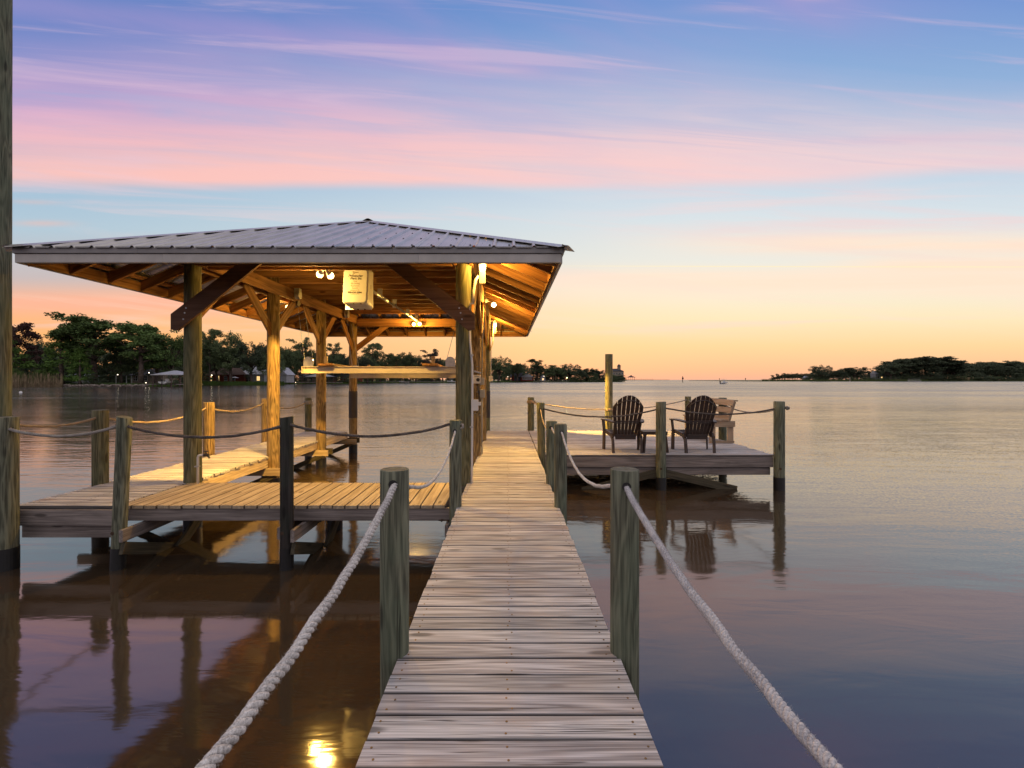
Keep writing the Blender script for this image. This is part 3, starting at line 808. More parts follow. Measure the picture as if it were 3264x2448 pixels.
# fascia: lower metal wrapped board and the drip edge above it, in the lengths the seams show
def fasc(name, a, b, z, h, t, mat):
    plank(name, (a[0], a[1], z), (b[0], b[1], z), t, h, mat, bh, bev=0.003)
fs_x = [EX0] + [(523 - CX) * EY0 / F, (1334 - CX) * EY0 / F] + [EX1]
for a, b in zip(fs_x, fs_x[1:]): fasc('fascia_board', (a + .001, EY0), (b - .001, EY0), 3.660, 0.106, 0.04, M['fascia'])
tx = [EX0 - .014] + [(447 - CX) * EY0 / F, (1253 - CX) * EY0 / F] + [EX1 + .014]
for a, b in zip(tx, tx[1:]): fasc('drip_edge', (a + .001, EY0 - .015), (b - .001, EY0 - .015), 3.757, 0.082, 0.045, M['trim'])
for ex, o_ in ((EX0, -1), (EX1, 1)):
    fasc('fascia_board', (ex, EY0 + .022), (ex, EY1 - .022), 3.660, 0.106, 0.04, M['fascia'])
    fasc('drip_edge', (ex + o_ * .015, EY0 + .01), (ex + o_ * .015, EY1 - .01), 3.757, 0.082, 0.045, M['trim'])
    fasc('sub_fascia', (ex - o_ * .042, EY0 + .07), (ex - o_ * .042, EY1 - .07), 3.686, 0.15, 0.038, M['pine'])
fasc('fascia_board', (EX0, EY1), (EX1, EY1), 3.655, 0.106, 0.04, M['fascia'])
fasc('drip_edge', (EX0, EY1 + .015), (EX1, EY1 + .015), 3.757, 0.082, 0.045, M['trim'])
fasc('sub_fascia', (EX0 + .07, EY1 - .042), (EX1 - .07, EY1 - .042), 3.675, 0.17, 0.038, M['pine'])
fasc('sub_fascia', (EX0 + .07, EY0 + .042), (EX1 - .07, EY0 + .042), 3.686, 0.15, 0.038, M['brace'])
# braces: dark pair in front, pine knee braces on both sides
fb = 6.735
for s in (-1, 1):
    xl = MXc + s * 2.20; xh = MXc + s * 0.86
    mb = MB()
    # a plank with a plumb-cut lower end
    lo_a = Vector((MXc + s * 2.185, 0, 3.135)); lo_b = Vector((MXc + s * 2.185, 0, 2.915)); lo_c = Vector((MXc + s * 2.09, 0, 2.895))
    hi_a = Vector((MXc + s * 1.06, 0, 3.985)); hi_b = Vector((MXc + s * 0.74, 0, 3.985))
    pts_ = [lo_a, lo_b, lo_c, hi_b, hi_a]
    vs = [(p.x, fb - 0.022, p.z) for p in pts_] + [(p.x, fb + 0.022, p.z) for p in pts_]
    fs = [tuple(range(5)) if s > 0 else tuple(range(5))[::-1], tuple(range(5, 10))[::-1] if s > 0 else tuple(range(5, 10))] + [(i, (i + 1) % 5, (i + 1) % 5 + 5, i + 5) for i in range(5)]
    mb.add(vs, fs)
    o = mb.build('front_brace', M['brace'], bh, world=(xl, fb, 3.4))
    mb = MB()
    for (u_, w_) in ((2.0, 3.06), (1.96, 3.22), (1.98, 3.15)):
        mb.cyl((MXc + s * u_, fb - 0.022, w_), (MXc + s * u_, fb - 0.030, w_), 0.011, n=8)
    mb.build('bolt', M['galv'], o)
def knee(x, y0, z0, y1, z1, mat='pine'):
    plank('knee_brace', (x, y0, z0), (x, y1, z1), 0.19, 0.04, M[mat], bh, up=(1, 0, 0))
for bx, s in ((BX0, 0.0), (BX1, 0.115)):
    for k, y in enumerate(ROWS):
        if k: knee(bx + (0 if bx == BX0 else s + .01), y - 0.06, 3.12, y - 1.0, 3.92)
        if k < 3: knee(bx + (-0.03 if bx == BX0 else s + .01), y + 0.06, 3.12, y + 1.0, 3.92)
for s, bx in ((1, BX0), (-1, BX1)):
    plank('knee_brace', (bx + s * 0.08, 14.1, 3.12), (bx + s * 1.05, 14.1, 3.86), 0.04, 0.16, M['pine'], bh, up=(0, 0, 1))

# ------------------------------------------------------------------ lamps on the boathouse
def jar_lamp(loc, label, px=-0.5):
    t = thing('jar_light', loc, label, 'lamp', 'lamps under the boathouse eave')
    x, y, z = loc
    mb = MB(); mb.box((x, y + .02, z - 0.16), (0.085, 0.06, 0.17)); mb.build('junction_box', M['boxgrey'], t)
    mb = MB(); mb.cyl((x, y, z + 0.055), (x, y, z + 0.085), 0.062, 0.055, n=16); mb.cyl((x, y, z + .085), (x, y, z + .14), 0.02, n=8)
    mb.bar((x, y, z + 0.12), (px, y, z + 0.12), 0.03, 0.03); mb.build('fixture_cap', M['galv'], t)
    mb = MB(); mb.cyl((x, y, z - 0.045), (x, y, z + 0.052), 0.047, 0.056, n=16); mb.ball((x, y, z - 0.045), 0.047, sq=(1, 1, 0.7)); mb.build('glass_jar', M['jar'], t, smooth=True)
    mb = MB()
    for q in range(4):
        zz = z + 0.045 - q * 0.012
        mb.cyl((x, y, zz), (x, y, zz - .004), 0.060, n=16, caps=True)
    mb.build('cage_ring', M['galv'], t)
    return t
jar_lamp((-0.370, 6.88, 3.855), 'nearest jar light under the front eave beside the right pile')
jar_lamp((-0.385, 14.05, 3.83), 'farthest jar light by the last pile on the right')
def flood(loc, label, heads, arm=(0, 0, 0.12)):
    t = thing('flood_light', loc, label, 'lamp', 'flood lamps under the boathouse roof')
    c = Vector(loc)
    mb = MB(); mb.cyl(c + Vector(arm), c + Vector(arm) * 0.75, 0.05, n=12); mb.cyl(c + Vector(arm), c, 0.012, n=8); mb.build('base', M['galv'], t)
    for (off, aim) in heads:
        a = Vector(aim).normalized(); p = c + Vector(off)
        mb = MB(); mb.cyl(p - a * 0.10, p, 0.022, 0.048, n=14, caps=False); mb.cyl(p - a * 0.10, p - a * 0.13, 0.022, n=10); mb.tube([c, p - a * 0.12], 0.010, 6); mb.build('lamp_head', M['galv'], t, smooth=True)
        mb = MB(); mb.ball(p + a * 0.006, 0.054, sq=(1, 1, 1)); mb.build('bulb', M['bulb'], t, smooth=True)
    return t
flood((-2.68, 13.90, 3.86), 'double flood lamp on the back beam facing the camera', [((-0.085, -0.10, -0.03), (-0.4, -1, -0.6)), ((0.085, -0.10, -0.02), (0.4, -1, -0.6))], arm=(0, 0.08, 0.06))
flood((-2.82, 7.16, 3.86), 'double flood lamp behind the front header left of the white cover', [((-0.09, 0.09, -0.03), (-1, 0.9, -0.9)), ((0.07, 0.09, -0.05), (0.5, 0.9, -0.9))], arm=(0, -0.08, 0.04))
flood((-4.93, 10.10, 3.86), 'pair of small bulbs outside the left beam behind the second pile', [((-0.07, 0.0, -0.05), (-0.6, -0.4, -1)), ((0.07, 0.25, -0.06), (-0.3, -0.3, -1))], arm=(0.1, 0, 0.08))
flood((-0.300, 10.15, 3.86), 'single bright bulb under the right eave between the jar lights', [((0.0, -0.08, -0.05), (0.4, -1, -0.8))], arm=(-0.18, 0, 0.06))
light('jar_glow', 'POINT', (-0.27, 6.70, 3.84), 85, WARM, size=0.11)
light('jar_glow', 'POINT', (-0.27, 13.85, 3.82), 85, WARM, size=0.09)
light('bulb_glow', 'POINT', (-0.29, 10.0, 3.74), 150, WARM, size=0.05)
light('flood_beam', 'SPOT', (-2.95, 7.32, 3.78), 1700, WARM2, target=(-5.3, 9.2, 0.6), size=0.10, cone=R(62), blend=0.2)
light('flood_beam', 'SPOT', (-3.02, 7.36, 3.70), 420, WARM2, target=(-2.6, 9.8, 1.5), size=0.05, cone=R(66), blend=0.5)
light('flood_beam', 'SPOT', (-2.86, 7.26, 3.76), 300, WARM2, target=(-2.7, 6.1, 0.6), size=0.06, cone=R(100), blend=0.5)
light('flood_glow', 'POINT', (-3.02, 7.34, 3.60), 52, WARM2, size=0.06)
light('flood_beam', 'SPOT', (-2.79, 13.72, 3.80), 600, WARM2, target=(-3.2, 9.0, 0.3), size=0.05, cone=R(95), blend=0.6)
light('flood_beam', 'SPOT', (-2.56, 13.72, 3.80), 600, WARM2, target=(-1.6, 9.0, 0.3), size=0.05, cone=R(95), blend=0.6)
light('flood_glow', 'POINT', (-2.68, 13.60, 3.78), 90, WARM, size=0.06)
light('flood_glow', 'POINT', (-5.0, 10.1, 3.74), 55, WARM, size=0.05)
light('flood_beam', 'SPOT', (-5.0, 10.05, 3.72), 260, WARM2, target=(-5.6, 9.6, 0.6), size=0.05, cone=R(100), blend=0.8)
light('flood_beam', 'SPOT', (-0.22, 14.15, 3.75), 5200, WARM2, target=(2.9, 14.0, 1.0), size=0.05, cone=R(38), blend=0.5)
light('flood_beam', 'SPOT', (-0.27, 9.95, 3.72), 420, WARM2, target=(0.3, 8.6, 0.6), size=0.05, cone=R(85), blend=0.7)

# ------------------------------------------------------------------ white motor cover with print
mc = thing('motor_cover', (-2.55, 7.9, 3.42), 'white lettered motor cover hanging under the joists', 'sign')
Yf, Yb = 7.62, 8.22
def rrect(x0, x1, z0, z1, y, r, n=5):
    out = []
    for cx_, cz_, a0 in ((x1 - r, z1 - r, 0), (x0 + r, z1 - r, 90), (x0 + r, z0 + r, 180), (x1 - r, z0 + r, 270)):
        for i in range(n + 1):
            a = R(a0 + 90 * i / n); out.append((cx_ + r * math.cos(a), y, cz_ + r * math.sin(a)))
    return out
mb = MB()
f0 = [(x + (z - 3.73) * 0.045, y, z) for x, y, z in rrect(-2.672, -2.30, 3.455, 3.985, Yf, 0.045)]
f1 = [(x + (z - 3.73) * 0.045, y, z) for x, y, z in rrect(-2.69, -2.282, 3.435, 4.0, Yf + 0.03, 0.055)]
f2 = rrect(-2.76, -2.36, 3.43, 4.10, Yb - 0.01, 0.04)
n_ = len(f0)
mb.add(f0 + f1 + f2, [tuple(range(n_))[::-1]] + [(k * n_ + i, k * n_ + (i + 1) % n_, (k + 1) * n_ + (i + 1) % n_, (k + 1) * n_ + i) for k in (0, 1) for i in range(n_)])
mb.build('cover_shell', M['cover'], mc)
mb = MB(); mb.box((-2.62, Yb, 3.79), (0.46, 0.02, 0.74)); mb.build('back_plate', M['cover'], mc)
mb = MB()
for x in (-2.52, -2.40): mb.box((x, Yf + 0.035, 3.437), (0.02, 0.03, 0.014))
for x in (-2.62, -2.5): mb.box((x, Yb - 0.03, 3.425), (0.02, 0.03, 0.02))
mb.build('latch', M['rust'], mc)
mb = MB(); mb.box((-2.338, 7.95, 3.77), (0.012, 0.05, 0.07), Matrix.Rotation(R(-7), 3, 'Z')); mb.build('vent_hole', M['black'], mc)
SB = 3.73; FXc = -2.486
def text(body, z, size, mat, shear=0.0, dx_=0.0, xs=1.0, off=0.0):
    cu = bpy.data.curves.new('print', 'FONT'); cu.body = body; cu.size = size; cu.align_x = 'CENTER'; cu.align_y = 'CENTER'; cu.shear = shear; cu.offset = off
    to = bpy.data.objects.new('tmp', cu); COL.objects.link(to)
    dg = bpy.context.evaluated_depsgraph_get(); me = bpy.data.meshes.new_from_object(to.evaluated_get(dg))
    bpy.data.objects.remove(to); me.materials.clear(); me.materials.append(M[mat])
    me.transform(Matrix.Diagonal((xs, 1, 1, 1)))
    link('lettering', me, mc, (FXc + dx_ + (z - 3.73) * 0.045, Yf - 0.003, z), (R(90), 0, 0))
text('Provencher', 3.882, 0.050, 'print', 0.35, 0.0, 1.0, 0.0008)
text('Piers, Inc.', 3.839, 0.050, 'print', 0.35, 0.012, 1.0, 0.0008)
text('Piers', 3.795, 0.030, 'print2')
text('Pile Driving', 3.758, 0.031, 'print2')
text('Boathouses', 3.721, 0.031, 'print2')
text('Seawalls', 3.684, 0.031, 'print2')
text('Freeport, FL', 3.650, 0.029, 'print2')
text('850-830-2004', 3.611, 0.042, 'print', 0, 0, 0.95, 0.0006)
text('Licensed & Insured', 3.583, 0.014, 'print2', 0, 0, 1.3)
mb = MB()   # small pier drawing above the name
y_ = Yf - 0.003; bx_ = FXc
mb.bar((bx_ - .035, y_, 3.935), (bx_ + .06, y_, 3.942), 0.001, 0.004); mb.bar((bx_ - .04, y_, 3.905), (bx_ + .0, y_, 3.928), 0.001, 0.003)
for q in range(6): mb.bar((bx_ - .03 + q * .016, y_, 3.915 + q * .003), (bx_ - .03 + q * .016, y_, 3.945), 0.001, 0.0025, up=(1, 0, 0))
mb.bar((bx_ - .045, y_, 3.95), (bx_ - .015, y_, 3.955), 0.001, 0.004); mb.bar((bx_ - .045, y_, 3.90), (bx_ - .02, y_, 3.906), 0.001, 0.003)
mb.build('logo', M['print2'], mc)

# ------------------------------------------------------------------ boat lift
bl = thing('boat_lift', (-2.65, 11.2, 0), 'cable boat lift with two steel cradle beams and wooden bunks', 'boat lift')
mb = MB(); P0 = Vector((-2.45, Yb + .02, 3.80)); P1 = Vector((-2.66, 13.85, 3.93))
mb.tube([P0, P0.lerp(P1, .18)], 0.030, 12); mb.tube([P0.lerp(P1, .18), P0.lerp(P1, .27)], 0.036, 12); mb.tube([P0.lerp(P1, .27), P1], 0.028, 12)
mb.build('drive_shaft', M['boxgrey'], bl, smooth=True)
for q in (0.15, 0.4, 0.7, 0.95):
    p = P0.lerp(P1, q); mb = MB(); mb.box(p + Vector((0, 0, 0.05)), (0.09, 0.02, 0.18)); mb.build('shaft_hanger', M['galv'], bl)
for yb_, xl, xr, z1_ in ((9.75, -4.28, -1.05, 2.465), (12.75, -4.28, -1.05, 2.375)):
    mb = MB(); h = 0.14
    mb.box(((xl + xr) / 2, yb_, z1_ - 0.006), (xr - xl, 0.11, 0.012)); mb.box(((xl + xr) / 2, yb_, z1_ - h + 0.006), (xr - xl, 0.11, 0.012))
    mb.box(((xl + xr) / 2, yb_, z1_ - h / 2), (xr - xl, 0.012, h - 0.024)); mb.box((xl + 0.006, yb_, z1_ - h / 2), (0.010, 0.108, h - .026))
    o = mb.build('cradle_beam', M['steel'], bl)
    for s, x in ((1, xl), (-1, xr)):
        mb = MB(); mb.box((x + s * 0.14, yb_ - 0.045, z1_ + 0.06), (0.20, 0.008, 0.12)); mb.cyl((x + s * .14, yb_ - .052, z1_ + .11), (x + s * .14, yb_ + .03, z1_ + .11), 0.095, n=20)
        mb.build('pulley', M['galv'], o)
        mb = MB(); mb.box((x + s * 0.50, yb_ - 0.02, z1_ + 0.11), (0.07, 0.05, 0.22)); mb.build('guide_post', M['bench'], o)
for s, x in ((1, -4.28), (-1, -1.05)):
    bxn = x + s * 0.55
    plank('bunk_board', (bxn, 9.55, 2.505), (bxn, 12.95, 2.425), 0.30, 0.045, M['pine'], bl)
    for yb_, zt in ((9.75, 2.57), (12.75, 2.48)):
        tx_ = (BX0 + .17) if s > 0 else (BX1 - .17)
        mb = MB()
        mb.tube([(x + s * .05, yb_, zt), (tx_ + s * .04, yb_ + .15, 3.80)], 0.005, 5); mb.tube([(x + s * .23, yb_, zt), (tx_ + s * .18, yb_ + .15, 3.72)], 0.005, 5)
        mb.build('cable', M['galv'], bl)
        mb = MB(); c0 = Vector((tx_ + s * .05, yb_ + .15, 3.86))
        mb.cyl(c0 + Vector((-.04, 0, .12)), c0 + Vector((.05, 0, .12)), 0.085, n=18); mb.box(c0 + Vector((0, .0, .18)), (0.11, 0.12, 0.16))
        mb.build('winch_drum', M['galv'], bl)
        mb = MB(); mb.cyl(c0 + Vector((-.02, 0, -.06)), c0 + Vector((.02, 0, -.06)), 0.065, n=16); mb.build('sheave', M['rust'], bl)

# ------------------------------------------------------------------ conduits and boxes on the right piles
el = thing('electrical_conduit', (-0.52, 6.86, 0.7), 'white electrical conduit and boxes up the right front pile', 'conduit')
def pipe(pts, r, mat, parent, name='conduit'):
    mb = MB(); mb.tube(pts, r, 8); return mb.build(name, M[mat], parent, smooth=True)
xx = BX1 + 0.135
pipe([(xx - .01, 6.80, 0.62), (xx - .005, 6.81, 1.0), (xx + .0, 6.82, 1.9), (xx, 6.82, 2.4), (xx - .035, 6.84, 2.75), (xx - .05, 6.86, 3.1), (xx - .05, 6.88, 4.0)], 0.016, 'pvc', el)
mb = MB(); mb.box((xx + .035, 6.84, 1.82), (0.10, 0.07, 0.16)); mb.box((xx + .10, 6.84, 1.84), (0.05, 0.05, 0.05)); mb.build('outlet_box', M['pvc'], el)
pipe([(-0.43, 6.90, 3.72), (-0.47, 6.88, 3.66), (-0.50, 6.88, 3.50), (-0.515, 6.88, 3.3)], 0.022, 'pvc', el, 'conduit_elbow')
for z in (1.5, 2.55, 3.3):
    mb = MB(); mb.box((xx - .01, 6.825, z), (0.05, 0.05, 0.018)); mb.build('pipe_strap', M['galv'], el)
e2 = thing('lift_switch', (-0.52, 9.25, 1.6), 'square control box with dial on the second right pile', 'switch')
mb = MB(); mb.box((-0.60, 9.13, 2.20), (0.145, 0.10, 0.165)); mb.build('box', M['boxtan'], e2)
mb = MB(); mb.cyl((-0.575, 9.08, 2.19), (-0.575, 9.065, 2.19), 0.035, n=14); mb.build('dial', M['black'], e2)
mb = MB(); mb.box((-0.60, 9.079, 2.255), (0.085, 0.006, 0.02)); mb.build('plate', M['boxgrey'], e2)
mb = MB(); mb.box((-0.585, 9.12, 2.34), (0.13, 0.14, 0.03), Matrix.Rotation(R(15), 3, 'Y')); mb.build('hood', M['galv'], e2)
pipe([(-0.58, 9.08, 2.1), (-0.57, 9.07, 1.98), (-0.55, 9.06, 1.9), (-0.53, 9.07, 1.8), (-0.54, 9.08, 1.62), (-0.60, 9.07, 1.55), (-0.63, 9.08, 1.62)], 0.012, 'black', e2, 'cord')
mb = MB(); mb.box((-0.50, 9.2, 2.16), (0.08, 0.1, 0.14)); mb.box((-0.495, 9.2, 1.92), (0.09, 0.1, 0.16)); mb.build('side_box', M['boxgrey'], e2)
pipe([(-0.505, 9.22, 0.72), (-0.505, 9.22, 1.85)], 0.014, 'boxgrey', e2)
pipe([(-0.505, 9.22, 2.23), (-0.50, 9.22, 3.0), (-0.46, 9.22, 3.25), (-0.45, 9.24, 4.0)], 0.014, 'boxgrey', e2)
mb = MB()
for z in (1.50, 1.53, 1.75, 1.95, 2.05, 2.45, 3.0, 3.6): mb.cyl((-0.66 + (z * 7 % .1), 9.175, z), (-0.66 + (z * 7 % .1) + .03, 9.165, z), 0.006, n=6)
mb.build('staple', M['galv'], e2)
e3 = thing('outlet_box', (-0.50, 13.9, 2.0), 'pale outlet box and pipe on the farthest right pile', 'outlet')
mb = MB(); mb.box((-0.50, 13.95, 2.22), (0.12, 0.08, 0.16)); mb.build('box', M['boxtan'], e3)
pipe([(-0.50, 13.95, 2.30), (-0.50, 13.95, 3.1), (-0.44, 13.95, 3.3), (-0.42, 13.98, 3.95)], 0.018, 'pvc', e3)
sg = thing('water_pipe', (-4.52, 6.83, 0.68), 'white water pipe with a spigot beside the left front pile', 'pipe')
pipe([(-4.505, 6.80, 0.60), (-4.505, 6.80, 1.06), (-4.495, 6.80, 1.085), (-4.47, 6.80, 1.095), (-4.42, 6.80, 1.095)], 0.017, 'pvc', sg, 'riser')
mb = MB(); mb.cyl((-4.43, 6.8, 1.095), (-4.35, 6.8, 1.095), 0.017, n=8); mb.cyl((-4.37, 6.8, 1.095), (-4.335, 6.8, 1.05), 0.014, n=8); mb.cyl((-4.385, 6.8, 1.11), (-4.385, 6.8, 1.145), 0.008, n=6); mb.box((-4.385, 6.8, 1.15), (0.07, 0.02, 0.012))
mb.build('spigot', M['black'], sg)
mb = MB(); mb.box((-4.515, 6.80, 0.93), (0.06, 0.05, 0.015)); mb.build('pipe_strap', M['galv'], sg)

# ------------------------------------------------------------------ ropes
def ropepath(p0, p1, sag, n):
    p0, p1 = Vector(p0), Vector(p1)
    return [p0.lerp(p1, i / n) + Vector((0, 0, -4 * sag * (i / n) * (1 - i / n))) for i in range(n + 1)]
def twist(path_fn, length, r, pitch, sides=6, per=9, strands=3, fuzz=0, amp=0.52):
    n = max(8, int(length / pitch * per)); mb = MB(); pts = path_fn(n)
    T = [(pts[min(i + 1, n)] - pts[max(i - 1, 0)]).normalized() for i in range(n + 1)]
    a = T[0].orthogonal().normalized(); fr = []
    for i in range(n + 1):
        a = (a - T[i] * a.dot(T[i])).normalized(); fr.append((a.copy(), T[i].cross(a)))
    for s in range(strands):
        q = []
        rad = []
        for i in range(n + 1):
            th = 6.28318 * (i / per + s / strands); A, B = fr[i]
            q.append(pts[i] + (A * math.cos(th) + B * math.sin(th)) * r * amp + (A * mnoise.noise(pts[i] * 7) + B * mnoise.noise(pts[i] * 7 + Vector((9, 0, 0)))) * r * 0.35)
            rad.append(r * (0.53 if strands == 3 else 0.44) * (1 + 0.12 * mnoise.noise(pts[i] * 30 + Vector((s, 0, 0))) + 0.08 * mnoise.noise(pts[i] * 5)))
        mb.tube(q, rad, sides)
    for k in range(fuzz):
        i = random.randrange(2, n - 2); A, B = fr[i]; th = random.random() * 6.283
        o = (A * math.cos(th) + B * math.sin(th)); b = pts[i] + o * r * 0.9; t_ = T[i] * random.uniform(-1, 1) + o * random.uniform(0.3, 1)
        L_ = random.uniform(0.004, 0.012); w = T[i].cross(o) * 0.0006
        e_ = b + t_.normalized() * L_
        bs = len(mb.v); mb.v += [tuple(b - w), tuple(b + w), tuple(e_)]; mb.f.append((bs, bs + 1, bs + 2))
    return mb
RG = 'ropes strung between the railing posts'
def rope(p0, p1, sag, r, mat, label, pitch=None, sides=6, per=8, strands=3, fuzz=0, amp=0.52):
    L_ = (Vector(p1) - Vector(p0)).length; pitch = pitch or r * 5.2
    mb = twist(lambda n: ropepath(p0, p1, sag, n), L_, r, pitch, sides, per, strands, fuzz, amp)
    o = mb.build('rope', M[mat], None, smooth=True, world=((Vector(p0) + Vector(p1)) / 2))
    return tag(o, label, 'rope', RG)
rope((-0.612, 2.54, 1.622), (-0.62, -0.45, 1.60), 0.215, 0.0158, 'rope_white', 'thick white twisted rope from the near left post toward the camera', pitch=0.082, sides=10, per=14, fuzz=5000, amp=0.60)
rope((0.642, 2.54, 1.610), (0.65, -0.45, 1.62), 0.20, 0.0155, 'rope_blue', 'frayed braided rope from the near right post toward the camera', pitch=0.066, sides=9, per=14, strands=4, fuzz=8000, amp=0.58)
rope((-0.60, 2.66, 1.60), (-0.62, 5.52, 1.585), 0.235, 0.0135, 'rope_white', 'white rope sagging from the near left post to the slim post', pitch=0.045, per=10, amp=0.40)
rope((0.63, 2.66, 1.60), (0.635, 5.50, 1.575), 0.22, 0.0135, 'rope_white', 'white rope sagging from the near right post to the paired posts', pitch=0.045, per=10, amp=0.40)
rope((0.63, 5.60, 1.50), (0.635, 6.76, 1.50), 0.03, 0.013, 'rope_white', 'short rope joining the two paired posts', per=6)
rope((0.625, 6.86, 1.48), (0.66, 9.36, 1.60), 0.14, 0.013, 'rope_tan', 'rope from the farther paired post to the platform corner post', per=6)
rope((0.72, 9.36, 1.61), (3.0, 9.33, 1.605), 0.16, 0.017, 'rope_dark', 'dark rope crossing in front of the left brown chair')
rope((3.12, 9.33, 1.635), (5.36, 9.33, 1.615), 0.125, 0.017, 'rope_dark', 'dark rope crossing in front of the right brown chair')
rope((0.74, 14.0, 1.53), (3.00, 14.05, 1.30), 0.07, 0.016, 'rope_tan', 'yellow lit rope from the walkway end post to the tallest post')
rope((3.1, 14.08, 1.31), (5.46, 14.10, 1.60), 0.09, 0.016, 'rope_grey', 'grey rope behind the chairs at the back of the platform')
rope((5.46, 14.1, 1.56), (5.52, 12.0, 1.52), 0.08, 0.016, 'rope_grey', 'grey rope behind the bench at the right platform edge')
rope((5.52, 11.95, 1.56), (5.50, 9.33, 1.64), 0.15, 0.016, 'rope_grey', 'grey rope from the bench post to the right front corner post')
rope((0.70, 9.40, 1.62), (0.70, 14.0, 1.55), 0.0, 0.012, 'rope_tan', 'taut rope along the far right side of the walkway', per=6)
rope((-5.71, 5.36, 1.625), (-4.50, 5.38, 1.655), 0.095, 0.018, 'rope_grey', 'pale grey rope between the thick corner post and the leaning post')
rope((-4.37, 5.38, 1.655), (-2.60, 5.38, 1.655), 0.125, 0.018, 'rope_dark', 'dark rope between the leaning post and the blackened post')
rope((-2.50, 5.38, 1.675), (-0.65, 5.56, 1.675), 0.145, 0.018, 'rope_dark', 'dark rope between the blackened post and the slim post')
rope((-5.84, 5.50, 1.67), (-5.95, 6.83, 1.66), 0.08, 0.017, 'rope_tan', 'tan rope along the outer edge from the thick corner post')
rope((-5.95, 6.85, 1.64), (-6.02, 9.40, 1.64), 0.17, 0.017, 'rope_tan', 'tan rope passing behind the left front boathouse pile')
rope((-6.02, 9.44, 1.62), (-6.0, 11.6, 1.64), 0.14, 0.017, 'rope_tan', 'yellow lit rope between the side dock posts')
rope((-6.0, 11.65, 1.60), (-5.87, 13.7, 1.55), 0.16, 0.017, 'rope_tan', 'rope ending at the far end of the side dock')
rope((-7.2, 5.2, 1.60), (-5.88, 5.38, 1.63), 0.02, 0.018, 'rope_grey', 'rope stub leaving the thick corner post to the left')
def wrapc(x, y, z, r, turns, mat, label, rr=0.014):
    n = int(turns * 20); pts = [(x + (r + rr) * math.cos(i / 20 * 6.283), y + (r + rr) * math.sin(i / 20 * 6.283), z + i / n * rr * 2.0 * turns) for i in range(n + 1)]
    pts += [(x + r + .05, y - r - .02, z + .02), (x + r + .07, y - r, z - .03)]
    mb = MB(); mb.tube(pts, rr, 6); o = mb.build('rope', M[mat], None, smooth=True); tag(o, label, 'rope', 'rope coils tied round posts')
wrapc(0.70, 14.05, 1.48, 0.10, 3, 'rope_tan', 'rope coil tied round the far end post of the walkway')
wrapc(3.06, 14.12, 1.26, 0.115, 2, 'rope_tan', 'rope coil tied round the tallest yellow lit post')
wrapc(-5.85, 13.72, 1.46, 0.097, 4, 'rope_grey', 'rope coil tied round the far side dock post')
# knot on the outside of the right corner post
mb = MB(); mb.tube([(5.50, 9.30, 1.63), (5.54, 9.27, 1.655), (5.585, 9.28, 1.64), (5.60, 9.30, 1.615), (5.565, 9.32, 1.60), (5.53, 9.30, 1.62), (5.57, 9.28, 1.63)], 0.017, 7)
o = mb.build('rope_knot', M['rope_grey'], None, smooth=True, world=(5.55, 9.3, 1.62)); tag(o, 'knotted rope end outside the right front corner post', 'rope')
mb = MB(); mb.tube([(-0.56, 5.55, 1.655), (-0.53, 5.53, 1.66), (-0.525, 5.52, 1.63), (-0.555, 5.52, 1.615)], 0.014, 6)
o = mb.build('rope_knot', M['rope_grey'], None, smooth=True, world=(-.54, 5.5, 1.62)); tag(o, 'small rope loop on the slim post by the long walkway', 'rope')

